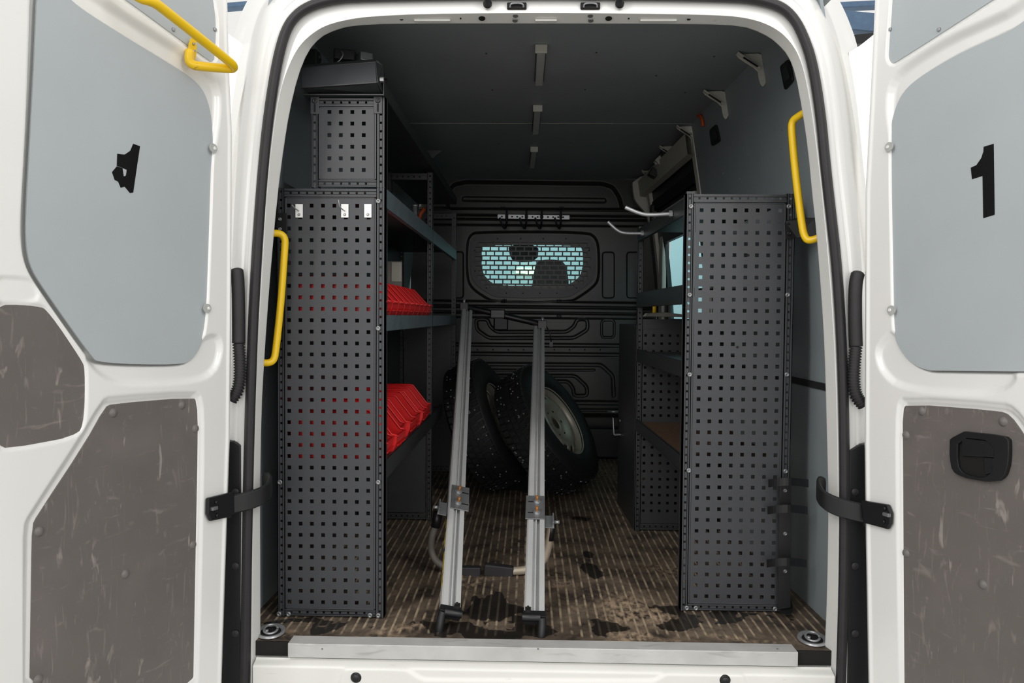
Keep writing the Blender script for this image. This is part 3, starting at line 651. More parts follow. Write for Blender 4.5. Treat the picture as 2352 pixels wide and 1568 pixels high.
# ---- right door
br = [(2500, -80), (2352, 57), (2270, 95), (2192, 130), (2110, 180), (2076, 212), (2058, 250), (2048, 295), (2047, 400), (2050, 560), (2053, 700), (2055, 765), (2066, 798), (2092, 832), (2128, 850), (2160, 851), (2480, 854), (2540, 800), (2580, 640), (2560, 0)]
ubr = [(2047, -60), (2047, 0), (2037, 120), (2039, 138), (2050, 147), (2068, 138), (2286, -2), (2420, -90), (2400, -200), (2060, -200)]
brr = [(2072, 945), (2083, 927), (2297, 943), (2322, 953), (2352, 994), (2470, 1180), (2480, 1640), (2077, 1640), (2075, 1400), (2073, 1050)]
er = [(2003, -400), (2000, 0), (1996, 89), (1985, 312), (1978, 446), (1977, 700), (1976, 1015), (1979, 1248), (1985, 1568), (1990, 1900)]
ledr = [(2055, 765), (2092, 832), (2128, 851), (2330, 853), (2300, 890), (2200, 893), (2070, 882), (2030, 850), (2018, 810), (2030, 790)]
bro = [(2500, -110), (2340, 30), (2255, 68), (2175, 104), (2092, 155), (2052, 192), (2048, 248), (2056, 300)]+[tuple(Vector(q)+(Vector((2290, 400))-Vector(q)).normalized()*16) for q in br[8:]]
D2, uv, pt, n, d, H0 = door('door_2', 1977, 1, er, [(br, .012, .010, 2), (bro, .014, .026, 2), (ubr, .012, .006, 1), (brr, .006, .012, 1), (grow(brr, 12), .006, .012, 1), (ledr, .012, .02, 2)])
panel(D2, uv, pt, n, 'upper_board', ubr, .012, board, 1)
panel(D2, uv, pt, n, 'window_board', br, .010, board, 2)
panel(D2, uv, pt, n, 'lower_board', brr, .0125, brown, 1)
for x, y in ((2043, 338), (2048, 712)): clip(D2, uv, pt, n, d, x, y, -1)
for x, y in ((2117, 944), (2304, 968), (2081, 999), (2081, 1270), (2257, 1342)): plugf(D2, uv, pt, n, x, y)
for x, y in ((2045, 68), (2157, 68)):
    u, v = uv(x, y, -.008); g = G(); g.cyl(pt(u, v, -.008), pt(u, v, -.003), .006, 12, .004); obj('screw', g, galv, D2)
one = [(2259.5, 337), (2282.7, 330), (2285, 493), (2258.6, 501), (2257, 404), (2232.7, 411.6), (2230, 385), (2243, 379), (2254, 363), (2259, 348)]
g = G(); g.prism([pt(*uv(x, y, -.0059), -.0059) for x, y in one], n*.0006); obj('tape_numeral', g, tape, D2)
# recessed inner handle
ho = chaikin([(2190, 987), (2318, 1000), (2327, 1012), (2323, 1083), (2298, 1110), (2206, 1094), (2188, 1066)], 1)
hi_ = chaikin([(2208, 1002), (2291, 1012), (2290, 1080), (2268, 1098), (2222, 1088), (2207, 1068)], 1)
hr = empty('door_handle', pt(*uv(2257, 1100), 0)-H0, kind=None); hr.parent = D2
g = G(); no = len(ho)
A_ = [pt(*uv(x, y, -.0085), -.008) for x, y in ho]; A2 = [pt(*uv(x, y, -.0085), .004) for x, y in ho]; B2 = [pt(*uv(x, y, -.0085), .004) for x, y in hi_]; B3 = [pt(*uv(x, y, -.0085), -.007) for x, y in hi_]
ni = len(hi_)
def ringmatch(a, b):  # connect rings of equal topology by resampling
    return a, b
def resample(p, k):
    p = [Vector(q) for q in p]; Ls = [0]
    for i in range(len(p)): Ls.append(Ls[-1]+(p[(i+1) % len(p)]-p[i]).length)
    out_ = []
    for t_ in np.linspace(0, Ls[-1], k, endpoint=False):
        i = max(j for j in range(len(p)) if Ls[j] <= t_+1e-9); f_ = (t_-Ls[i])/max(Ls[i+1]-Ls[i], 1e-9); out_.append(p[i].lerp(p[(i+1) % len(p)], f_))
    return out_
K = 40; rings = [resample(q, K) for q in (A_, A2, B2, B3)]
g.add([v for q in rings for v in q], [(a*K+i, a*K+(i+1) % K, (a+1)*K+(i+1) % K, (a+1)*K+i) for a in range(3) for i in range(K)], False)
obj('handle_surround', g, black, hr, bevel=.0015)
g = G(); g.prism([p+n*.001 for p in B3], n*.002); obj('handle_well', g, hole, hr)
g = G(); pts = [(2211, 1006), (2290, 1015), (2289, 1050), (2210, 1046)]; g.prism([pt(*uv(x, y, 0), -.003) for x, y in pts], n*.006); obj('handle_lever', g, black, hr, bevel=.002)
g = G(); pts = [(2258, 1050), (2284, 1052), (2284, 1084), (2262, 1090)]; g.prism([pt(*uv(x, y, 0), -.004) for x, y in pts], n*.005); obj('latch_knob', g, black, hr, bevel=.003)
D2d = (D2, uv, pt, n, d)

# ================================================================ THINGS ON THE FRAME
def world_bar(path, Y, r, name, label, cat, group):
    t = empty(name, P(path[0][0], path[-1][1], Y), label, cat, group)
    pts = [P(x, y, Y if len(q) == 0 else q[0]) for x, y, *q in path]
    g = G(); g.tube(chaikin([tuple(p) for p in pts], 3, False), r, 16); obj('bar', g, yellow, t)
    for e_ in (0, -1):
        p = pts[e_]; g = G(); s_ = 1 if p.x > 0 else -1; g.cyl((p.x, p.y, p.z), (p.x+.006*s_, p.y, p.z), r*2.0, 20); obj('foot_plate', g, yellow, t, bevel=.001)
    return t
world_bar([(598, 538), (640, 534, .14), (655, 545, .15), (654, 570, .15), (645, 700, .15), (634, 800, .14), (630, 826, .13), (618, 834, .12), (594, 832)], .10, .0115, 'grab_handle', 'yellow tubular grab handle on the left jamb beside the perforated rack', 'handle', 'yellow jamb handles')
world_bar([(1862, 250), (1835, 266, .13), (1819, 278, .15), (1818, 300, .15), (1827, 400, .15), (1842, 520, .14), (1848, 544, .13), (1858, 554, .12), (1892, 542)], .10, .0115, 'grab_handle', 'yellow tubular grab handle high on the right jamb', 'handle', 'yellow jamb handles')
# door check straps
def strap(jpts, Dd, plate_px, side, label):
    D_, uv_, pt_, n_, d_ = Dd
    t = empty('door_check_strap', P(jpts[0][0], jpts[0][1], 0), label, 'door strap', 'door check straps')
    ctr = [Vector(q) for q in chaikin([tuple(P(x, y, Y)) for x, y, Y in jpts], 3, False)]; g = G(); hh_ = .029; m_ = len(ctr); vs = []
    for i, p in enumerate(ctr):
        a, b = ctr[max(i-1, 0)], ctr[min(i+1, m_-1)]; tt = Vector((b.x-a.x, b.y-a.y, 0)).normalized(); w_ = Vector((-tt.y, tt.x, 0))*.006
        f_ = 1 if i > 3 else .6+.1*i
        for (z_, k_) in ((-hh_*f_, .5), (-hh_*f_*.85, 1), (hh_*f_*.85, 1), (hh_*f_, .5), (hh_*f_*.85, -1), (-hh_*f_*.85, -1)): vs.append(p+w_*k_*(1 if abs(z_) < hh_*f_ else 0)+Vector((0, 0, z_)))
    g.add(vs, [(i*6+k, i*6+(k+1) % 6, (i+1)*6+(k+1) % 6, (i+1)*6+k) for i in range(m_-1) for k in range(6)]+[tuple(range(6)), tuple((m_-1)*6+k for k in range(5, -1, -1))])
    obj('arm', g, black, t, bevel=.0015)
    p = ctr[m_//2]; g = G()
    q = [pt_(*uv_(x, y, .004), .004) for x, y in plate_px]; g.prism(q, n_*.012); obj('mounting_bracket', g, black, t, bevel=.004)
    cx_ = sum(x for x, y in plate_px)/len(plate_px); cy_ = sum(y for x, y in plate_px)/len(plate_px)
    g = G(); a = pt_(*uv_(cx_+side*8, cy_-2, .018), .018); g.box(a, (.022, .012, .010), Matrix.Rotation(math.atan2(d_.y, d_.x), 3, 'Z')); obj('release_catch', g, steel, t, bevel=.002)
    for dx, dy in ((4*side, -16), (2*side, 14)):
        a = pt_(*uv_(cx_+dx, cy_+dy, .016), .016); g = G(); g.cyl(a, a+n_*.006, .006, 12, .004); obj('bolt_head', g, black, t)
    xe = jpts[-1][0]; ye = jpts[-1][1]; a = ctr[-1]; g = G(); g.cyl(a-Vector((0, 0, .036)), a+Vector((0, 0, .036)), .0115, 14); obj('hinge_pin', g, black, t)
    p = ctr[0]; g = G(); g.box(p+Vector((.004*side*-1, .01, .01)), (.014, .03, .04)); obj('jamb_bracket', g, black, t, bevel=.003)
strap([(606, 1106, .07), (618, 1104, .05), (622, 1120, .03), (606, 1137, -.01), (570, 1150, -.045), (526, 1160, -.055)], D1d, [(471, 1143), (532, 1128), (533, 1180), (514, 1188), (477, 1196), (470, 1180)], -1, 'black door check strap joining the left jamb to the left door')
strap([(1893, 1119, .07), (1882, 1112, .05), (1878, 1128, .03), (1893, 1150, -.01), (1935, 1168, -.045), (1990, 1180, -.055)], D2d, [(1984, 1148), (2046, 1158), (2054, 1178), (2053, 1202), (2046, 1215), (1990, 1200)], 1, 'black door check strap joining the right jamb to the right door')
# rubber cable sleeves between body and doors
def sleeve(path, Y, label, flip):
    t = empty('cable_sleeve', P(path[0][0], path[-1][1], Y), label, 'cable sleeve', 'rubber cable sleeves')
    pts = [Vector(q) for q in chaikin([tuple(P(x, y, Y)) for x, y in path[:4]], 2, False)]
    g = G(); rs = [min(.019, .007+.014*i/2.0) for i in range(len(pts))]; g.tube(pts, .018, 16, rs=rs); obj('smooth_sleeve', g, rubber, t)
    q = [Vector(w_) for w_ in chaikin([tuple(P(x, y, Y)) for x, y in path[3:]], 2, False)]
    dense = []
    tot = sum((q[i+1]-q[i]).length for i in range(len(q)-1)); nn_ = int(tot/.0042)
    for k in range(nn_):
        t_ = tot*k/nn_; i = 0
        while i < len(q)-2 and t_ > (q[i+1]-q[i]).length: t_ -= (q[i+1]-q[i]).length; i += 1
        dense.append(q[i].lerp(q[i+1], t_/(q[i+1]-q[i]).length))
    Lc = 0; rr = []
    for i, w_ in enumerate(dense):
        rr.append(.0165+(.0028 if i % 2 else -.0030))
    g = G(); g.tube(dense, .018, 16, rs=rr); obj('corrugated_sleeve', g, rubber, t)
sleeve([(543, 615), (547, 645), (548, 720), (548, 788), (551, 830), (551, 870), (545, 900), (530, 920)], -.018, 'black corrugated rubber cable sleeve at the left door hinge side', 0)
sleeve([(1972, 622), (1964, 655), (1964, 730), (1966, 795), (1961, 850), (1961, 885), (1967, 912), (1985, 932)], -.018, 'black corrugated rubber cable sleeve at the right door hinge side', 1)
for px_, lab in (([(500, 1013), (536, 1013), (552, 1022), (553, 1200), (550, 1640), (490, 1640)], 'black plastic lamp housing edge low beside the left door'), ([(1952, 1033), (1978, 1020), (2020, 1020), (2020, 1640), (1946, 1640)], 'black plastic lamp housing edge low beside the right door')):
    g = G(); g.prism([P(x, y, .002) for x, y in px_], (0, .06, 0)); t = obj('lamp_housing', g, black, bevel=.003, label=lab, cat='lamp housing', group='tail lamp housings')
    xx = 541 if px_[0][0] < 1000 else 1964
    for yy in (1300, 1455, 1130):
        g = G(); p = P(xx, yy, -.001); g.lathe([(.0001, .003), (.006, .003), (.011, 0)], Matrix.Translation(p) @ Matrix.Rotation(PI/2, 4, 'X'), 16); obj('cover_cap', g, rubber, t)

# ================================================================ RACKS
PITCHH = .038
def perf(x0, x1, z0, z1, Y, cx0, ncol, cz0, nrow, m, parent, PITCHH=.0375, name='perforated_panel', hs=.0125, t=.002, shift=lambda x, z: x):
    g = G(); us = [x0]
    for i in range(ncol): us += [cx0+i*PITCHH-hs/2, cx0+i*PITCHH+hs/2]
    us.append(x1); vs_ = [z0]
    for j in range(nrow): vs_ += [cz0+j*PITCHH-hs/2, cz0+j*PITCHH+hs/2]
    vs_.append(z1)
    g.slab(us, vs_, lambda i, j: i % 2 == 1 and j % 2 == 1, lambda u, v: (u, Y, v), t, (0, 1, 0)); return obj(name, g, m, parent)
def slotted(x0, x1, z0, z1, Y, m, parent, name='upright', depth=.03, horizontal=False, face='y'):
    """open steel channel with a row of square holes in a recessed centre strip"""
    g = G(); hs = .0072; pt_ = .0272
    if face == 'y':
        F = (lambda u, v, y_: (u, y_, v)) if not horizontal else (lambda u, v, y_: (v, y_, u))
    a0, a1 = (x0, x1) if not horizontal else (z0, z1); b0, b1 = (z0, z1) if not horizontal else (x0, x1)
    c = (a0+a1)/2; w = a1-a0; q = max(.0052, w*.17)
    def bx_(u0, u1, v0, v1, y0, y1):
        if horizontal: g.bb(v0, v1, y0, y1, u0, u1)
        else: g.bb(u0, u1, y0, y1, v0, v1)
    bx_(a0, c-q, b0, b1, Y, Y+.002); bx_(c+q, a1, b0, b1, Y, Y+.002)
    bx_(c-q-.001, c-q, b0, b1, Y, Y+.005); bx_(c+q, c+q+.001, b0, b1, Y, Y+.005)
    vs_ = [b0]; k = b0+.02
    while k < b1-.012: vs_ += [k-hs/2, k+hs/2]; k += pt_
    vs_.append(b1)
    g.slab([c-q, c-hs/2, c+hs/2, c+q], vs_, lambda i, j: i == 1 and j % 2 == 1, lambda u, v: F(u, v, Y+.0035), .0012, (0, 1, 0))
    if not horizontal:
        g.bb(a0, a0+.002, Y, Y+depth, b0, b1); g.bb(a1-.002, a1, Y, Y+depth, b0, b1)
    return obj(name, g, m, parent)
def screw(x, z, Y, parent, m=steel, r=.0085):
    g = G(); M = Matrix.Translation((x, Y, z)) @ Matrix.Rotation(PI/2, 4, 'X'); g.lathe([(.0001, .003), (r*.35, .003), (r*.4, .0045), (r*.8, .0045), (r, .001), (r, 0)], M, 14); return obj('screw', g, m, parent)
def end_frame(x0, x1, z0, z1, Y, pw_, parent, panel_spec=None, m=rackm, brackets=True):
    slotted(x0, x0+pw_, z0, z1, Y, m, parent); slotted(x1-pw_-.004, x1, z0, z1, Y, m, parent)
    slotted(x0+pw_, x1-pw_-.004, z1-.029, z1-.003, Y+.001, m, parent, 'cross_rail', horizontal=True); slotted(x0+pw_, x1-pw_-.004, z0+.003, z0+.024, Y+.001, m, parent, 'cross_rail', horizontal=True)
    g = G(); fx0, fx1, fz0, fz1 = x0+pw_+.001, x1-pw_-.005, z0+.025, z1-.031
    g.bb(fx0, fx0+.006, Y+.001, Y+.012, fz0, fz1); g.bb(fx1-.006, fx1, Y+.001, Y+.012, fz0, fz1); g.bb(fx0, fx1, Y+.001, Y+.012, fz0, fz0+.004); g.bb(fx0, fx1, Y+.001, Y+.012, fz1-.004, fz1)
    obj('panel_frame', g, m, parent, bevel=.001)
    return fx0+.0065, fx1-.0065, fz0+.0042, fz1-.0042

# ---------------- left rack
YL0, YL1, YL2 = .205, 1.44, 2.60
kl = .0025
def xl(y): return -.4742+kl*(y-YL0)
RL = empty('shelving_rack', (-.66, 1.4, 0), 'tall graphite steel shelving rack along the left wall with red bins', 'shelving rack')
a = P(637, 900, YL0).x; b = P(883, 900, YL0).x; zt = P(760, 431, YL0).z; zb_ = .004
fx0, fx1, fz0, fz1 = end_frame(a, b, zb_, zt, YL0, .024, RL)
c0 = P(664, 900, YL0).x; r0 = P(756, 1383, YL0).z
perf(fx0, fx1, fz0, fz1, YL0+.001, c0, 8, r0, 36, rackm, RL)
for (x, y) in ((869, 462), (869, 754), (869, 1107), (643, 1107), (641, 1414), (663, 1414), (850, 1414), (869, 1414)):
    p = P(x, y, YL0); screw(p.x, max(p.z, .012), YL0, RL)
# upper extension end
a2, zt2 = P(714, 300, YL0).x, P(800, 223, YL0).z
fx0, fx1, fz0, fz1 = end_frame(a2, b, zt+.001, zt2, YL0, .024, RL)
c2 = P(755, 300, YL0).x; r2 = P(795, 390, YL0).z
perf(fx0, fx1, fz0, fz1, YL0+.001, c2+.002, 4, r2, 6, rackm, RL)
for (x, y) in ((723, 232), (868, 231)):
    p = P(x, y, YL0-.001); g = G(); g.bb(p.x-.014, p.x+.014, YL0-.002, YL0, p.z-.042, p.z+.014); o = obj('slotted_bracket', g, rackm, RL, bevel=.001)
    screw(p.x, p.z, YL0-.002, RL, rackd); g = G(); g.bb(p.x-.003, p.x+.003, YL0-.0025, YL0-.0015, p.z-.036, p.z-.010); obj('slot', g, hole, o)
# inner uprights, at the bays
for Y in (YL1, YL2):
    xr = xl(Y); top = 1.70 if Y == YL1 else 1.66
    slotted(xr-.028, xr, .004, top, Y-.02, rackd, RL); slotted(a+.0, a+.024, .004, 1.43, Y-.02, rackd, RL)
    slotted(xr-.33, xr-.028, top-.035, top-.005, Y-.019, rackd, RL, 'cross_rail', horizontal=True)
    slotted(xr-.33, xr-.028, .01, .038, Y-.019, rackd, RL, 'cross_rail', horizontal=True)
    slotted(xr-.225, xr-.20, 1.43, top, Y-.02, rackd, RL)
    g = G(); g.bb(a+.03, xr-.03, Y-.012, Y-.010, .04, .42 if Y == YL1 else 1.0); obj('end_sheet', g, rackd, RL)
# side face of near upright
g = G(); g.bb(b-.002, b, YL0, YL0+.05, zb_, zt2); obj('upright_flange', g, rackd, RL)
def shelf(ya, yb, xi, xb, zlo, zhi, m, ml, parent, lipin=.0, tray=.012):
    g = G(); g.hexa((xb, xi(ya)-.003), (xb, xi(yb)-.003), ya, yb, zhi-tray-.002, zhi-tray); o = obj('shelf', g, m, parent)
    g = G(); s_ = 1 if xb < xi(ya) else -1
    g.hexa((xi(ya)-.003*s_, xi(ya)), (xi(yb)-.003*s_, xi(yb)), ya, yb, zlo, zhi); g.hexa((xi(ya)-.012*s_, xi(ya)), (xi(yb)-.012*s_, xi(yb)), ya, yb, zhi-.002, zhi); g.hexa((xi(ya)-.016*s_, xi(ya)), (xi(yb)-.016*s_, xi(yb)), ya, yb, zlo, zlo+.002)
    obj('shelf_lip', g, ml, o, bevel=.0008)
    g = G(); g.hexa((xb, xb+.003), (xb, xb+.003), ya, yb, zhi-tray, zhi+.02); obj('shelf_back', g, m, o)
    return o
xlb = a+.012
shelf(YL0+.03, YL2, xl, xlb, 1.362, 1.426, rackd, bluestrip, RL)
shelf(YL0+.03, YL2, xl, xlb, .956, 1.010, rackd, bluestrip, RL)
shelf(YL0+.03, YL1-.02, xl, xlb, .460, .526, rackd, rackd, RL)
shelf(YL1, YL1+.42, xl, xlb, .460, .526, rackd, rackd, RL)
shelf(YL0+.03, YL2, xl, xlb, .02, .045, rackd, rackd, RL) if False else None
g = G(); g.hexa((xlb-.01, xlb-.007), (xlb-.01, xlb-.007), YL0+.02, YL2, .05, 1.42); obj('back_sheet', g, rackd, RL)
# top tray with turned-up end
zt3 = zt2+.001
tr = empty('top_tray', Vector((-.6, 1.4, zt3))-wloc(RL)); tr.parent = RL
tx0 = P(700, 222, YL0).x
g = G(); g.hexa((tx0, xl(.2)), (tx0+.02, xl(YL2)), YL0-.02, YL2, zt3, zt3+.003); obj('tray_floor', g, rackd, tr)
g = G(); g.hexa((xl(.2)-.003, xl(.2)), (xl(YL2)-.003, xl(YL2)), YL0-.02, YL2, zt3-.002, zt3+.045); obj('tray_lip', g, rackd, tr, bevel=.001)
g = G(); A1 = [P(692, 156, YL0-.045), P(864, 141, YL0-.045), P(876, 148, YL0-.045), P(867, 190, YL0-.055), P(694, 202, YL0-.055)]
g.prism([P(692, 156, YL0-.03), P(862, 143, YL0-.03), P(865, 190, YL0-.05), P(693, 202, YL0-.05)], (0, .003, 0)); obj('end_lip', g, rackm, tr, bevel=.001)
g = G(); g.prism([P(693, 202, YL0-.05), P(865, 190, YL0-.05), P(878, 218, YL0+.0), P(712, 218, YL0+.0)], (0, 0, .003)); obj('end_return', g, rackd, tr)
g = G(); g.prism([P(692, 156, YL0-.03), P(862, 143, YL0-.03), P(862, 137, YL0-.005), P(692, 150, YL0-.005)], (0, 0, .002)); obj('end_flange', g, rackd, tr)
p = P(873, 183, YL0-.03); g = G(); g.cyl(p, p+Vector((.012, 0, 0)), .008, 6, smooth=False); obj('hex_nut', g, galv, tr)
g = G(); p = P(865, 141, YL0-.03); g.tube([p, P(878, 150, YL0), P(874, 175, YL0)], .004, 6); g.prism([P(862, 143, YL0-.03), P(866, 190, YL0-.05), P(882, 222, YL0), P(878, 150, YL0)], (.003, 0, 0)); obj('end_bracket', g, rackd, tr)
# black support bracket under the tray on the ceiling
g = G(); g.prism([P(975, 345, 1.45), P(1016, 345, 1.45), P(988, 368, 1.45)], (0, .004, 0)); obj('ceiling_bracket', g, black, RL)
# three white hooks on the perforated panel
for (x, y, k) in ((687, 484, 'leftmost'), (792, 484, 'middle'), (845, 484, 'rightmost')):
    p = P(x, y, YL0-.003); t = empty('tool_hook', (p.x, p.y, p.z-.02), f"small white metal tool hook on the left perforated panel, {k} of the three", 'hook', 'white hooks on the perforated panel')
    g = G(); g.bb(p.x-.012, p.x+.012, YL0-.0045, YL0-.001, p.z-.022, p.z+.022); obj('hook_plate', g, white, t, bevel=.001)
    g = G(); g.cyl((p.x, YL0-.0045, p.z-.012), (p.x, YL0-.009, p.z-.012), .005, 12, .003); obj('screw', g, galv, t)
    g = G(); pts = [(p.x, YL0-.004, p.z), (p.x-.004, YL0-.02, p.z+.002), (p.x-.010, YL0-.035, p.z+.010), (p.x-.012, YL0-.038, p.z+(.03 if k == 'middle' else .014))]
    if k != 'rightmost': g.tube(chaikin(pts, 2, False), .002, 8); obj('hook_wire', g, galv, t)
# fixing plate on the left post
p = P(648, 512, YL0-.003); g = G(); g.bb(p.x-.018, p.x+.018, YL0-.006, YL0-.002, p.z-.032, p.z+.032); fp = obj('fixing_plate', g, black, label='small black steel fixing plate at the upper left post of the left rack', cat='bracket', bevel=.001)
for dz in (-.02, .012): screw(p.x-.006, p.z+dz, YL0-.006, fp, steel, .006)

# ---------------- bins
def make_bin(w, dpt, h, hl, name='storage_bin'):
    e_ = empty(name, (0, 0, 0)); t = .0025
    prof = [(-dpt/2, 0), (dpt/2-.018, 0), (dpt/2-.002, hl*.62), (dpt/2, hl), (dpt/2-.02, hl+.004), (dpt/2-.085, h-.004), (dpt/2-.1, h), (-dpt/2, h)]
    g = G()
    for s_ in (-1, 1):
        y = s_*(w/2-t/2-.001); g.prism([(x, y-t/2, z) for x, z in prof], (0, t, 0))
        e2 = [Vector((x, s_*(w/2-.003), z)) for x, z in prof[3:]]; g.tube(e2, .0042, 6)
        g.prism([(dpt/2-.012, s_*(w/2-.004), hl*.95), (dpt/2-.10, s_*(w/2-.004), h*.55), (dpt/2-.10, s_*(w/2-.004), h*.5), (dpt/2-.012, s_*(w/2-.004), hl*.8)], (0, s_*.003, 0))
    g.bb(-dpt/2, dpt/2-.018, -w/2+.002, w/2-.002, 0, t); g.bb(-dpt/2, -dpt/2+t, -w/2+.002, w/2-.002, 0, h)
    obj('bin_body', g, red, e_, local=True)
    g = G(); g.prism([(dpt/2-.018, -w/2+.002, 0), (dpt/2-.002, -w/2+.002, hl*.62), (dpt/2, -w/2+.002, hl), (dpt/2-.003, -w/2+.002, hl), (dpt/2-.005, -w/2+.002, hl*.62), (dpt/2-.021, -w/2+.002, 0)], (0, w-.004, 0))
    g.bb(dpt/2-.004, dpt/2+.005, -w/2+.006, w/2-.006, hl-.004, hl); g.bb(dpt/2-.003, dpt/2+.004, -w/2+.010, w/2-.010, hl*.45, hl*.5)
    o = obj('bin_front', g, red, e_, local=True, bevel=.0008)
    g = G(); g.tube([(-dpt/2+.001, -w/2+.003, h), (-dpt/2+.001, w/2-.003, h)], .0035, 6); obj('rear_rim', g, red, e_, local=True)
    return e_
ords = ['nearest', 'second', 'third', 'fourth', 'fifth', 'sixth', 'seventh', 'eighth', 'farthest']
bin0 = make_bin(.126, .30, .136, .058)
for i in range(9):
    o = bin0 if i == 0 else copy_tree(bin0)
    y = YL0+.035+.065+i*.133-.012; o.location = (xl(y)-.145-.008, y, .998)
    tag(o, f"small red bin on the middle left shelf, {ords[i]} in the row" + (' from the near end' if 0 < i < 8 else ''), 'bin', 'red bins on the upper bin shelf')
bin1 = make_bin(.156, .32, .160, .068)
for i in range(7):
    o = bin1 if i == 0 else copy_tree(bin1)
    y = YL0+.04+.08+i*.166-.01; o.location = (xl(y)-.162+(.0, .012, -.012, .004, -.004, .006, 0)[i], y, .514); o.rotation_euler.z = (.02, -.03, .04, 0, -.02, .02, 0)[i]
    tag(o, f"large red bin on the lowest left shelf, {(ords[:6]+['farthest'])[i]} in the row" + (' from the near end' if 0 < i < 6 else ''), 'bin', 'red bins on the lower bin shelf')

# ---------------- things on the left rack's upper levels
p = P(760, 130, .45)
for i, (cx_, cy_, cz_, r_, m_, lab) in enumerate(((-.70, .42, zt3+.012, .05, black, 'coil of black cable on the top tray, near the left wall'), (-.575, .46, zt3+.012, .045, rubber, 'coil of dark hose on the top tray, near its aisle edge'))):
    g = G(); pts = []
    for k in range(110):
        a_ = k/110*2*PI*4.2; pts.append((cx_+(r_+.012*math.sin(a_*.7+i))*math.cos(a_), cy_+(r_+.014*math.cos(a_*.9))*math.sin(a_), cz_+.004+.150*k/110+.012*math.sin(a_*1.7)))
    g.tube(pts, .007, 8); obj('cable_coil', g, m_, label=lab, cat='cable coil')
for i, (x, y, sx, sz, m_, lab) in enumerate(((716, 135, .05, .05, rackd, 'small dark fitting lying on the top tray beside the left wall'), (790, 130, .07, .035, rackd, 'flat black clamp on top of the cable coils'), (835, 135, .045, .03, steel, 'grey metal clip lying near the end of the top tray'))):
    c_ = P(x, y, .36); g = G(); c_.z = max(c_.z, zt3+.004+sz/2)
    g.box(c_, (sx, .06, sz), Matrix.Rotation(.3*i, 3, 'Z')); g.cyl(c_+Vector((-sx*.5, 0, .0)), c_+Vector((sx*.6, .01, .01)), sz*.3, 10); obj('metal_fitting', g, m_, label=lab, cat='fitting', bevel=.004)
g = G(); g.tube(chaikin([P(770, 146, .3), P(782, 138, .3), P(789, 124, .3), P(784, 118, .32)], 2, False), .0022, 6); obj('steel_wire', g, galv, label='thin curved steel wire sticking up behind the tray end lip', cat='wire')
g = G(); c_ = P(955, 455, 1.1); g.bb(-.62, -.55, 1.08, 1.2, 1.415, 1.50); obj('small_box', g, rackm, label='grey box on the upper left shelf behind the lip', cat='box', bevel=.004)
g = G(); c_ = P(966, 492, 1.52); g.tube([c_+Vector((-.01, 0, -.04)), c_, c_+Vector((.02, .0, .03))], .009, 10); obj('orange_tool', g, orange, label='orange tool handle poking above the upper left shelf lip', cat='tool')
g = G(); c_ = P(953, 483, 1.50); g.cyl((c_.x, c_.y, 1.415), (c_.x, c_.y, c_.z+.02), .011, 12); g.cyl((c_.x, c_.y, c_.z+.018), (c_.x, c_.y, c_.z+.028), .014, 12); obj('spray_nozzle', g, galv, label='short grey cylinder standing beside the orange tool handle', cat='tool')
g = G(); c_ = P(905, 600, 1.46); c2_ = P(923, 602, 1.46); g.bb(-.78, c2_.x, 1.455, 1.475, .999, c_.z); o_ = obj('upright_sheet', g, seatm, label='grey upright sheet standing behind the small red bins', cat='sheet', bevel=.002); g = G(); g.bb(c2_.x-.05, c2_.x+.0, 1.449, 1.455, c_.z-.10, c_.z-.004); obj('pale_tab', g, creamb, o_, bevel=.002)

# ---------------- right rack
YR0, YR1, YR2 = .31, 1.29, 1.85
def xr(y): return .530-.0265*(y-YR0)
RR = empty('shelving_rack', (.72, .9, 0), 'graphite steel shelving rack on the right with open shelves facing the aisle', 'shelving rack')
a = P(1573, 900, YR0).x; b = P(1820, 800, YR0).x; zt = P(1700, 444, YR0).z
fx0, fx1, fz0, fz1 = end_frame(a-.004, b, .004, zt, YR0, .024, RR)
c0 = P(1605, 900, YR0).x; r0 = P(1690, 1370, YR0).z
perf(fx0, fx1, fz0, fz1, YR0+.001, c0, 8, r0, 36, rackm, RR, .0376)
g = G(); pz = zt; g.bb(a-.004, a+.022, YR0-.001, YR0+.02, zt-.002, zt+.006); obj('post_cap', g, rackd, RR)
for (x, y) in ((1587, 474), (1584, 677), (1584, 860), (1582, 1080), (1577, 1400), (1598, 1398), (1780, 1398), (1812, 474), (1809, 677), (1807, 860), (1804, 1082)):
    p = P(x, y, YR0); screw(p.x, max(.014, p.z), YR0, RR)
for (x, y) in ((1719, 586), (1694, 797)):
    p = P(x, y, YR0-.0005); g = G(); g.cyl(p, p+Vector((0, .002, 0)), .0042, 12); obj('drilled_hole', g, hole, RR)
x1 = xr(YR1)
slotted(x1, x1+.026, .004, 1.43, YR1, rackd, RR); slotted(b-.03, b-.006, .004, 1.43, YR1, rackd, RR)
slotted(x1+.026, b-.03, .01, .038, YR1+.001, rackd, RR, 'cross_rail', horizontal=True)
q0 = P(1480, 1000, YR1).x; qz = P(1500, 1173, YR1).z
perf(x1+.028, b-.032, .04, .955, YR1+.002, q0, 9, qz, 24, rackd, RR)
g = G(); g.bb(x1+.027, b-.03, YR1-.002, YR1+.002, .955, 1.0); obj('panel_rail', g, rackd, RR)
g = G(); g.bb(a-.004, a-.002, YR0, YR0+.05, .004, zt); obj('upright_flange', g, rackm, RR)
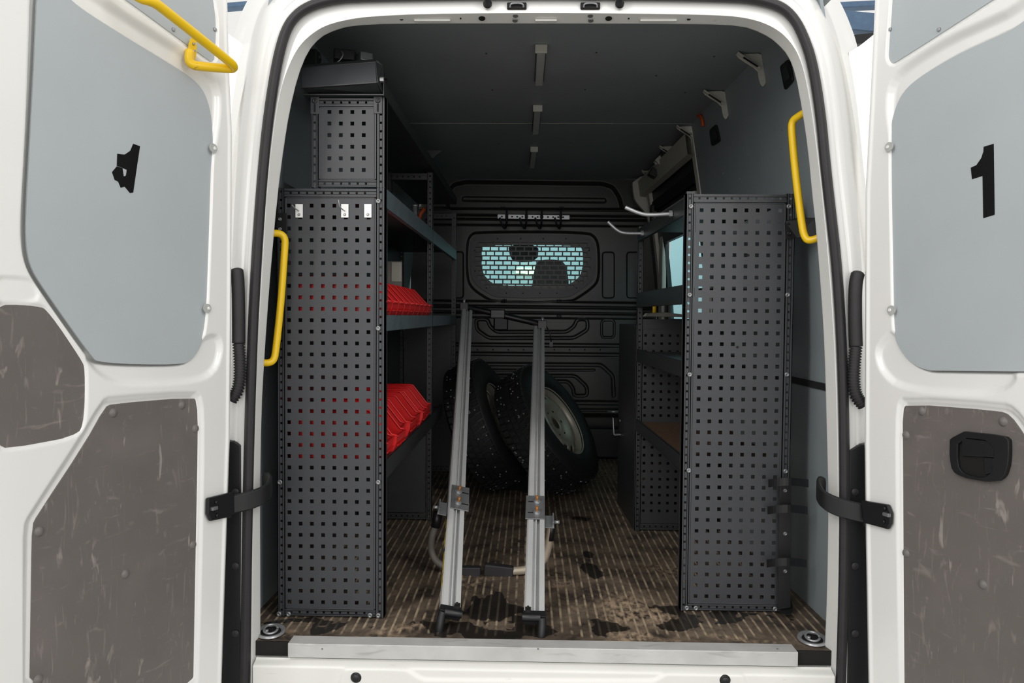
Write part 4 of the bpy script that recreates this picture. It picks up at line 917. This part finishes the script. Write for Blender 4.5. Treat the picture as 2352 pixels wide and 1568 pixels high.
def shelfR(zlo, zhi, m=rackd, top=None, tray=.012, y0=YR0+.03, y1=YR1):
    g = G(); g.hexa((xr(y0)+.003, b-.01), (xr(y1)+.003, b-.01), y0, y1, zhi-tray-.002, zhi-tray); o = obj('shelf', g, top or m, RR)
    g = G(); g.hexa((xr(y0), xr(y0)+.003), (xr(y1), xr(y1)+.003), y0, y1, zlo, zhi); g.hexa((xr(y0), xr(y0)+.014), (xr(y1), xr(y1)+.014), y0, y1, zlo, zlo+.002); g.hexa((xr(y0), xr(y0)+.010), (xr(y1), xr(y1)+.010), y0, y1, zhi-.002, zhi)
    obj('shelf_lip', g, m, o, bevel=.0008)
shelfR(1.360, 1.418); shelfR(1.055, 1.122); shelfR(.802, .860); shelfR(.478, .532, top=plywood, tray=.014)
# closed end cover further in
g = G(); g.hexa((xr(YR1)-.002, xr(YR1)+.0), (xr(YR2)-.002, xr(YR2)), YR1+.01, YR2, .004, .97); g.hexa((xr(YR1), b-.01), (xr(YR2), b-.01), YR1+.03, YR2, .968, .972)
obj('side_cover', g, rackd, RR, bevel=.001)
# fixing plate and strip behind the yellow handle
g = G(); p0_ = P(1803, 505, YR0-.004); p1_ = P(1818, 548, YR0-.004)
g.prism([P(1803, 508, YR0-.004), P(1830, 500, YR0-.004), P(1872, 500, .26), P(1876, 540, .26), P(1830, 545, YR0-.004), P(1805, 550, YR0-.004)], (0, .003, 0))
fp = obj('fixing_plate', g, black, label='black steel fixing plate joining the right rack to the wall behind the yellow handle', cat='bracket')
for (x, y) in ((1812, 512), (1812, 536)): p = P(x, y, YR0-.004); screw(p.x, p.z, YR0-.005, fp, black, .007)
# cable holder with three curved arms, low right
ch = empty('cable_holder', (P(1803, 1400, .27).x, .27, 0), 'black steel cable holder with three curved arms beside the right perforated panel', 'cable holder')
g = G(); g.prism([P(1791, 1105, .285), P(1817, 1105, .285), P(1816, 1395, .285), P(1787, 1400, .285)], (0, .004, 0)); obj('back_strip', g, black, ch, bevel=.001)
for (xa_, xb_, y_) in ((1765, 1857, 1101), (1763, 1855, 1163), (1761, 1853, 1285)):
    g = G(); n_ = 14; vs = []
    for k in range(n_+1):
        t_ = k/n_; x_ = xa_+(xb_-xa_)*t_; yy_ = .278-.05*math.sin(PI*t_)**.8
        for zoff in (0, 18): p = P(x_, y_-4*math.sin(PI*t_)+zoff+(-2 if t_ < .0 else 0), yy_); vs.append(p)
        for zoff in (18, 0): p = P(x_, y_-4*math.sin(PI*t_)+zoff, yy_); vs.append(p+Vector((0, .002, 0)))
    g.add(vs, [(k*4+q, k*4+(q+1) % 4, (k+1)*4+(q+1) % 4, (k+1)*4+q) for k in range(n_) for q in range(4)]+[(0, 1, 2, 3), (n_*4, n_*4+3, n_*4+2, n_*4+1)], False); obj('curved_arm', g, black, ch)
for y_ in (1126, 1225, 1311): p = P(1803, y_, .285); screw(p.x, p.z, .284, ch, steel, .007)
g = G(); pts = [PZ(x, y, .02) for x, y in chaikin([(1787, 1380), (1816, 1378), (1822, 1395), (1818, 1412), (1800, 1412), (1788, 1402)], 1)]; g.prism(pts, (0, 0, .003)); obj('foot_tab', g, black, ch)
# bent galvanised rods at the top of the right rack
for i, (pp_, Y_, lab) in enumerate((([(1544, 491), (1490, 494), (1468, 490), (1436, 476)], .62, 'nearer of two bent galvanised rods at the top of the right rack'), ([(1478, 536), (1435, 536), (1418, 530), (1396, 509)], 1.12, 'farther of two bent galvanised rods at the top of the right rack'))):
    t = empty('hook_rod', P(pp_[0][0], pp_[0][1], Y_), lab, 'hook', 'bent hook rods on the right rack')
    P0 = PX(pp_[0][0], pp_[0][1], xr(Y_)); Yq = P0.y
    pts = [P(x, y, Yq) for x, y in pp_]; g = G(); g.tube(chaikin([tuple(q) for q in pts], 3, False), .0072, 12); obj('rod', g, galv, t)
    q = pts[0]; g = G(); g.cyl(q-Vector((.012, 0, 0)), q, .0125, 6, smooth=False); obj('hex_nut', g, galv, t)
# U bracket on the side cover
yu = 1.75; pu = P(1425, 980, yu); ut = empty('clamp_bracket', pu, 'U-shaped galvanised clamp with bolt on the dark cover of the right rack', 'bracket')
g = G(); pl = [P(1438, 957, yu), P(1440, 997, yu), P(1411, 998, yu), P(1409, 960, yu)]
for i in range(3):
    a_, b_ = pl[i], pl[i+1]; dd = (b_-a_).normalized(); g.prism([a_, b_, b_+Vector((0, .035, 0)), a_+Vector((0, .035, 0))], Vector((-dd.z, 0, dd.x))*.003)
obj('clamp_strap', g, galv, ut)
g = G(); q = P(1434, 966, yu+.02); g.cyl(q+Vector((.012, 0, 0)), q-Vector((.026, 0, 0)), .006, 10); g.cyl(q+Vector((-.002, 0, 0)), q+Vector((.008, 0, 0)), .011, 6, smooth=False); obj('clamp_bolt', g, galv, ut)
# things resting on the right rack end cover
g = G(); c_ = P(1515, 722, 1.5); pts = [(1484, 727), (1490, 719), (1530, 717), (1572, 722), (1572, 728)]; g.prism([P(x, y, 1.40) for x, y in pts], (0, .12, 0)); go = obj('folded_cloth', g, creamb, label='pale folded cloth strip on the cover behind the right rack', cat='cloth', bevel=.004); dz = .974-min((go.matrix_world @ v.co).z+go.location.z*0 for v in go.data.vertices) if False else 0
g = G(); g.cyl(P(1503, 719, 1.52), P(1503, 699, 1.52), .0095, 10); obj('yellow_post', g, yellow, label='short yellow post end standing behind the pale cloth strip', cat='post')

# ================================================================ CEILING LIGHTS, BRACKETS, CUPS
for (x, y0_, y1_, w_, lab) in ((1241, 117, 192, .040, 'nearest'), (1233, 252, 305, .040, 'middle'), (1225, 345, 383, .040, 'farthest')):
    a_ = PZ(x+2, y0_+2, 1.975); b_ = PZ(x-3, y1_, 1.985); t = empty('strip_light', (a_.x, (a_.y+b_.y)/2, 1.97), f"pale strip light on the ceiling, {lab} of the three in line", 'light', 'ceiling strip lights')
    g = G(); g.hexa((a_.x-w_*.40, a_.x+w_*.40), (b_.x-w_*.40, b_.x+w_*.40), a_.y, b_.y, 1.975, 1.998); obj('cover', g, ledm, t, bevel=.004)
    g = G(); g.hexa((a_.x-w_*.48, a_.x+w_*.48), (b_.x-w_*.48, b_.x+w_*.48), a_.y, b_.y, 1.992, 2.0); obj('base', g, rackd, t)
    g = G(); g.bb(a_.x-w_*.56, a_.x+w_*.56, a_.y-.012, a_.y, 1.968, 1.999); obj('end_cap', g, creamb, t, bevel=.003)
brk = [(-.108, -.005), (0, .0), (.004, -.04), (.008, -.10), (-.002, -.125), (-.014, -.118), (-.022, -.09), (-.026, -.062), (-.094, -.022)]
for i, (cx_, cy_, sc) in enumerate(((1757, 122, 1.0), (1671, 208, 1.0), (1598, 289, .95), (1554, 335, .95), (1506, 391, .9))):
    c_ = PZ(cx_, cy_, 1.998); t = empty('roof_bracket', c_, f"pale triangular roof bracket at the right ceiling edge, {['nearest', 'second', 'third', 'fourth', 'farthest'][i]} of five", 'bracket', 'triangular roof brackets')
    P_ = [Vector((c_.x+u*sc, c_.y, c_.z+v*sc)) for u, v in chaikin(brk, 1)]; g = G(); g.prism(P_, (0, .003, 0)); obj('gusset', g, creamb, t)
    for (pa, pb) in (((-.108, -.006), (-.024, -.064)), ((.002, 0), (.008, -.10))):
        A_ = Vector((c_.x+pa[0]*sc, c_.y-.022, c_.z+pa[1]*sc)); B_ = Vector((c_.x+pb[0]*sc, c_.y-.022, c_.z+pb[1]*sc)); g = G(); dd = (B_-A_).normalized(); nn = Vector((-dd.z, 0, dd.x))*.006
        g.prism([A_, B_, B_+nn, A_+nn], (0, .026, 0)); obj('flange', g, creamb, t, bevel=.001)
    A_ = Vector((c_.x-.088*sc, c_.y-.023, c_.z-.026*sc)); B_ = Vector((c_.x-.034*sc, c_.y-.023, c_.z-.060*sc)); g = G(); g.prism([A_, B_, B_+Vector((.003, 0, .005)), A_+Vector((.003, 0, .005))], (0, -.002, 0)); obj('slot', g, hole, t)
for i, (q, ya, lab) in enumerate(((((1795, 152), (1815, 135), (1826, 185), (1806, 208)), .5, 'black recessed lashing cup high on the right wall, nearer one'), (((1632, 298), (1648, 284), (1657, 324), (1637, 337)), 1.4, 'black recessed lashing cup high on the right wall, farther one'))):
    pts = [WH(x, y, .001) for x, y in fil(q, 6, True)]; t = empty('lashing_cup', sum(pts, Vector())/len(pts), lab, 'lashing cup', 'wall lashing cups')
    g = G(); g.prism(pts, (-.008, 0, 0)); obj('cup_rim', g, black, t, bevel=.003)
    c_ = sum(pts, Vector())/len(pts); g = G(); g.prism([c_+(p-c_)*.55+Vector((-.006, 0, 0)) for p in pts], (-.004, 0, 0)); obj('cup_bar', g, rackd, t, bevel=.001)
g = G(); q = [WH(x, y, .01) for x, y in ((1601, 264), (1609, 266), (1613, 276), (1615, 290))]; g.tube(chaikin([tuple(v) for v in q], 2, False), .008, 8, rs=None); obj('strap_end', g, orange, label='orange strap end poking out at the right wall and ceiling joint', cat='strap')
# wiring and latch parts in the far right roof corner
for i, (x, y, sx, lab) in enumerate(((1500, 398, .05, 'dark latch mechanism part in the far right roof corner, nearest the bulkhead'), (1516, 372, .06, 'pale latch plate in the far right roof corner'), (1528, 352, .045, 'dark wiring connector in the far right roof corner'), (1566, 318, .04, 'small dark fitting on the pale roof rail'))):
    c_ = P(x, y, 2.2+.1*(3-i)); g = G(); g.box(c_, (sx, .08, .045), Matrix.Rotation(.5+.3*i, 3, 'Y')); g.cyl(c_+Vector((-.03, 0, -.01)), c_+Vector((.035, -.02, .02)), .008, 10); obj('roof_fitting', g, creamb if i == 1 else black, label=lab, cat='fitting', bevel=.004)
# perforated bar with wire hooks on the bulkhead
hb = empty('hook_rail', P(1225, 500, 3.1), 'galvanised perforated bar with four hanging black hooks on the bulkhead', 'hook rail')
A_, B_ = P(1143, 497, 3.12), P(1308, 499, 3.12); us = [0]; L_ = (B_-A_).length; k = .03
while k < L_-.02: us += [k-.006, k+.006]; k += .036
us.append(L_); dd = (B_-A_).normalized(); g = G(); g.slab(us, [-.014, -.005, .005, .014], lambda i, j: i % 2 == 1 and j == 1, lambda u, v: A_+dd*u+Vector((0, 0, v)), .003, (0, 1, 0)); obj('perforated_bar', g, galv, hb)
for x in (1164, 1209, 1244, 1288):
    c_ = P(x, 497, 3.12); g = G(); g.tube(chaikin([(c_.x, 3.11, c_.z+.045), (c_.x, 3.105, c_.z), (c_.x, 3.10, c_.z-.06), (c_.x-.01, 3.06, c_.z-.10), (c_.x-.035, 3.03, c_.z-.06), (c_.x-.045, 3.02, c_.z-.02)], 2, False), .007, 8); obj('wire_hook', g, black, hb)
    g = G(); g.box((c_.x, 3.112, c_.z), (.022, .01, .03)); obj('hook_clip', g, black, hb, bevel=.002)
for x in (1156, 1288):
    c_ = P(x, 497, 3.13); g = G(); g.bb(c_.x-.008, c_.x+.008, 3.124, YB+.01, c_.z-.01, c_.z+.01); obj('standoff', g, black, hb)

# ================================================================ WHEELS
def wheel(c, n_, label, cat='wheel'):
    n_ = n_.normalized(); R = .402; w = .25; root = empty('wheel', (c.x, c.y, 0), label, cat)
    M = Matrix.Translation(c) @ n_.to_track_quat('Z', 'Y').to_matrix().to_4x4() @ Matrix.Scale(.92, 4)
    prof = [(.225, -.090), (.235, -.112), (.28, -.130), (.34, -.128), (.375, -.112), (.392, -.095), (.399, -.06), (.401, 0), (.399, .06), (.392, .095), (.375, .112), (.34, .128), (.28, .130), (.235, .112), (.225, .090)]
    g = G(); g.lathe(prof, M, 96); obj('tyre', g, tyrem, root)
    g = G(); nb = 60
    for k in range(nb):
        for row, (h0, h1, tw) in enumerate(((-.098, -.064, .75), (-.058, -.022, .62), (-.016, .016, .70), (.022, .058, .62), (.064, .098, .75))):
            a0 = 2*PI*(k+(.5 if row % 2 else 0))/nb; a1 = a0+2*PI/nb*tw; sk = .018*(1 if row < 2 else -1 if row > 2 else 0); r0_, r1_ = .395, .4075 if abs(h0+h1) < .12 else .403
            q = []
            for rr_ in (r0_-.012, r1_):
                for aa, hh2 in ((a0, h0), (a1, h0), (a1+sk, h1), (a0+sk, h1)): q.append(M @ Vector((rr_*math.cos(aa), rr_*math.sin(aa), hh2)))
            g.add(q, [(4, 5, 6, 7), (0, 1, 5, 4), (1, 2, 6, 5), (2, 3, 7, 6), (3, 0, 4, 7)])
    o = obj('tread_block', g, tyrem, root); o['kind'] = 'stuff'
    g = G(); rr = random.Random(3)
    for k in range(150):
        a_ = rr.random()*2*PI; h_ = rr.choice((-.085, -.075, -.045, -.035, .035, .045, .075, .085))+rr.uniform(-.006, .006); rb = .406 if abs(h_) < .06 else .402
        u_ = Vector((math.cos(a_), math.sin(a_), 0)); g.cyl(M @ (u_*rb+Vector((0, 0, h_))), M @ (u_*(rb+.004)+Vector((0, 0, h_))), .0042, 6)
    o = obj('stud', g, galv, root); o['kind'] = 'stuff'
    # steel rim: barrel, lip, dished disc with ventilation holes
    g = G(); g.lathe([(.226, .104), (.240, .112), (.243, .106), (.236, .098), (.222, .094), (.214, .070), (.206, .03), (.203, -.07), (.222, -.092), (.24, -.108)], M, 80); obj('rim', g, rimm, root)
    g = G(); nh = 14; seg = nh*6; rad = [.205, .190, .178, .166, .150, .125, .10, .078, .060, .036]
    hgt = [.052, .060, .066, .070, .074, .070, .058, .050, .052, .052]
    V_ = [M @ Vector((r_*math.cos(2*PI*k/seg), r_*math.sin(2*PI*k/seg), h_+.014)) for r_, h_ in zip(rad, hgt) for k in range(seg)]
    fs = []
    for i in range(len(rad)-1):
        for k in range(seg):
            if i in (0, 1, 2) and (k % 6) in (1, 2, 3): continue
            fs.append((i*seg+k, i*seg+(k+1) % seg, (i+1)*seg+(k+1) % seg, (i+1)*seg+k))
    g.add(V_, fs, True); o = obj('wheel_disc', g, rimm, root); sm_ = o.modifiers.new('solid', 'SOLIDIFY'); sm_.thickness = .004
    for k in range(6):
        a_ = 2*PI*k/6; g = G(); g.cyl(M @ Vector((.092*math.cos(a_), .092*math.sin(a_), .066)), M @ Vector((.092*math.cos(a_), .092*math.sin(a_), .069)), .010, 10); obj('bolt_hole', g, hole, root)
    return root
nR = Vector((.78, -.32, .53)); nR.normalize(); cR = P(1290, 985, 2.02) - nR*.10
low = lambda n__: .375*math.sqrt(1-n__.z**2)+.105*abs(n__.z)
cR.z = low(nR)-.002
wheel(cR, nR, 'studded tyre on a pale steel wheel leaning left, the right one with its rim visible')
nL = Vector((.90, -.17, .38)); nL.normalize(); cL = P(1118, 985, 2.10); cL.z = low(nL)
wheel(cL, nL, 'studded tyre on a steel wheel, the left one behind the aluminium rail')

# ================================================================ ALUMINIUM LADDER CARRIER FRAME
LC = empty('ladder_carrier', (-.12, 1.6, 0), 'aluminium ladder carrier frame with two long rails leaning from the floor to the bulkhead', 'carrier frame')
def railf(b_, t_, roll=0.0, wid=.066, th=.034):
    ax = (t_-b_); L_ = ax.length; ax.normalize(); side = Vector((1, 0, 0)); side = (side-ax*side.dot(ax)).normalized(); up = side.cross(ax); up = up if up.z > 0 else -up; side, up = side*math.cos(roll)-up*math.sin(roll), up*math.cos(roll)+side*math.sin(roll)
    pr = [(-wid/2, -th/2), (wid/2, -th/2), (wid/2, th/2), (.015, th/2), (.015, th/2-.004), (.013, th/2-.022), (.005, th/2-.022), (.004, th/2-.003), (-.001, th/2-.003), (-.002, th/2-.012), (-.008, th/2-.012), (-.009, th/2), (-wid/2+.006, th/2), (-wid/2, th/2-.006)]
    g = G(); g.prism([b_+side*x+up*z for x, z in pr], ax*L_); o = obj('rail', g, alum, LC, bevel=.001); return b_, ax, side, up, L_, o
bl_ = PZ(1033, 1404, .05); tl_ = P(1072, 712, 2.4)
br_ = PZ(1227, 1416, .05); tr_ = P(1238, 752, 2.4)
RLb = railf(bl_, tl_, .27, .064); RRb = railf(br_, tr_)
def on(rail, t, s_=0, u_=0): return rail[0]+rail[1]*t+rail[2]*s_+rail[3]*u_
# crossbar at the far top
A_ = on(RLb, RLb[4]-.0, -.02, .02); B_ = on(RRb, RRb[4]-.0, .02, .02); g = G(); dv = (B_-A_); g.tube([A_, A_+dv*.5, B_], .019, 10); g.box(A_, (.05, .05, .05)); g.box(B_, (.055, .06, .05)); obj('crossbar', g, black, LC, bevel=.003)
g = G(); c_ = A_+dv*.43; g.box(c_+Vector((0, 0, .002)), (.09, .05, .055)); obj('crossbar_clamp', g, black, LC, bevel=.006)
for q in (A_, B_):
    g = G(); g.cyl(q+Vector((0, -.02, .018)), q+Vector((0, -.02, .045)), .008, 8); obj('knob', g, galv, LC)
g = G(); g.tube([B_+Vector((.02, 0, 0)), B_+Vector((.05, 0, -.06)), B_+Vector((.055, 0, -.11))], .004, 6); g.box(B_+Vector((.055, 0, -.12)), (.02, .015, .03)); obj('loose_strap', g, black, LC)
# end caps
def capf(rail, s_):
    g = G(); a_ = on(rail, -.004, 0, 0); sd_, ax, up = rail[2], rail[1], rail[3]
    M = Matrix((sd_, ax, up)).transposed()
    g.box(on(rail, -.008, 0, .004), (.070, .026, .034), M)
    g.cyl(on(rail, -.016, -s_*.038, .012), on(rail, -.016, s_*.020, .012), .0125, 14)
    q = [on(rail, -.016, s_*.024, .012), on(rail, -.024, s_*.026, .0), on(rail, -.045, s_*.024, -.028), on(rail, -.055, s_*.022, -.05)]
    g.tube(chaikin([tuple(v) for v in q], 2, False), .014, 12)
    obj('end_cap', g, black, LC, bevel=.004)
capf(RLb, -1); capf(RRb, 1)
for rail, s_ in ((RLb, 1), (RRb, -1)):
    g = G(); q = on(rail, .012, s_*.020, .018); g.box(q, (.018, .03, .008)); g.cyl(q, q+Vector((0, -.004, .012)), .004, 8); o = obj('end_screw', g, hole, LC)
# clamp brackets with bolts and padded arms
def locate(rail, y):
    best = min(np.linspace(0, rail[4], 600), key=lambda t: abs(proj(on(rail, t))[1]-y)); return best
def proj(p):
    q = R_CAM.transposed() @ (p-CAM); return (1176+FPX*q.x/-q.z, 784-FPX*q.y/-q.z)
for rail, y0_, y1_, s_, spx in ((RLb, 1178, 1125, -1, None), (RRb, 1202, 1148, 1, None)):
    t0, t1 = locate(rail, y0_), locate(rail, y1_); tm = (t0+t1)/2; M = Matrix((rail[2], rail[1], rail[3])).transposed(); hl_ = abs(t1-t0)
    k_ = .012 if s_ < 0 else -.004
    g = G(); g.box(on(rail, tm, k_, .020), (.072, hl_, .004), M); o = obj('clamp_plate', g, steel, LC, bevel=.002)
    for ft in (.25, .72):
        q = on(rail, t0+(t1-t0)*ft, .004, .022); g = G(); g.cyl(q, q+rail[3]*.004, .014, 16); g.cyl(q, q+rail[3]*.010, .010, 6, smooth=False); obj('washer', g, galv, LC)
        g = G(); g.cyl(q, q+rail[3]*.028, .0055, 10); obj('bolt', g, bolt, LC)
        g = G(); q2 = on(rail, t0+(t1-t0)*ft, .004+(.026 if s_ < 0 else -.020), .0225); g.box(q2, (.03, .006, .001), M); obj('plate_slot', g, hole, LC)
    # side lug: folded strip holding the arm
    e0 = on(rail, t0+.01, s_*.040, .018); g = G(); g.box(on(rail, t0+hl_*.08, s_*.052, .0), (.036, .075, .004), M); g.box(on(rail, t0+hl_*.08, s_*.066, .006), (.006, .06, .03), M); obj('side_lug', g, steel, LC, bevel=.001)
    g = G(); q = on(rail, t0+.02, s_*.078, -.006); g.cyl(q-Vector((.008, 0, 0)), q+Vector((.012, 0, 0)), .007, 8); obj('lug_bolt', g, galv, LC)
def arm(pts, mats_, nm):
    pass
la = [(1006, 1178, .68), (1001, 1205, .68), (991, 1235, .68), (990, 1268, .69), (1004, 1293, .67), (1035, 1306, .66), (1064, 1311, .66)]
g = G(); pts = chaikin([tuple(P(x, y, Y)) for x, y, Y in la], 2, False); g.tube(pts, .0135, 10); obj('arm', g, grey, LC)
g = G(); a_, b_ = P(1007, 1176, .68), P(1000, 1210, .68); g.tube([a_, b_], .0185, 8); obj('arm_sleeve', g, black, LC)
g = G(); a_, b_ = P(1060, 1312, .655), P(1104, 1313, .655); g.box((a_+b_)/2, ((b_-a_).length, .034, .042)); obj('arm_pad', g, rubber, LC, bevel=.004)
ra = [(1265, 1205, .67), (1262, 1230, .67), (1258, 1262, .67), (1248, 1288, .67), (1228, 1303, .66), (1200, 1310, .655), (1176, 1311, .655)]
g = G(); pts = chaikin([tuple(P(x, y, Y)) for x, y, Y in ra], 2, False); g.tube(pts, .0165, 10); obj('arm', g, bare, LC)
g = G(); a_, b_ = P(1267, 1200, .67), P(1262, 1240, .67); g.tube([a_, b_], .0175, 8); obj('arm_sleeve', g, black, LC)
g = G(); a_, b_ = P(1112, 1307, .655), P(1179, 1313, .655); g.box((a_+b_)/2, ((b_-a_).length, .038, .046), Matrix.Rotation(.1, 3, 'Y')); obj('arm_pad', g, rubber, LC, bevel=.005)
# black-yellow sticker along the outer side of the left rail
t0, t1 = locate(RLb, 1345), locate(RLb, 1185)
M = Matrix((RLb[2], RLb[1], RLb[3])).transposed(); g = G(); g.box(on(RLb, (t0+t1)/2, -.0315, -.002), (.001, t1-t0, .024), M); st = obj('warning_sticker', g, labelm, LC)
for f_, w_ in ((.05, .05), (.2, .035), (.27, .02), (.36, .045), (.55, .03), (.66, .05), (.85, .04)):
    g = G(); g.box(on(RLb, t0+(t1-t0)*f_, -.0322, -.002), (.0006, w_, .014), M @ Matrix.Rotation(.15, 3, 'X')); obj('yellow_print', g, labely, st)

# ================================================================ FLOOR LASHING RINGS
for (x, y, rx, lab) in ((622, 1450, 30, 'chromed lashing ring recessed in the floor at the left rear corner'), (1866, 1467, 32, 'chromed lashing ring recessed in the floor at the right rear corner')):
    c_ = PZ(x, y, .003); t = empty('lashing_ring', (c_.x, c_.y, .002), lab, 'lashing ring', 'floor lashing rings')
    M = Matrix.Translation(c_) @ Matrix.Rotation(.25 if x < 1000 else -.25, 4, 'Z') @ Matrix.Diagonal((1.0, 1.25, 1, 1))
    g = G(); g.lathe([(.046, 0), (.045, .005), (.040, .007), (.035, .004), (.031, .0)], M, 40); obj('dish_rim', g, galv, t)
    g = G(); g.lathe([(.0001, .0014), (.031, .0014)], M, 30); obj('dish', g, hole, t)
    g = G(); g.tube([M @ Vector((.021*math.cos(a_), .021*math.sin(a_), .008+.004*math.sin(a_))) for a_ in np.linspace(0, 2*PI*.98, 26)], .004, 8); obj('ring', g, galv, t)
    g = G(); g.cyl(M @ Vector((-.012, -.006, .002)), M @ Vector((-.012, -.006, .010)), .006, 10); obj('bolt_head', g, galv, t)
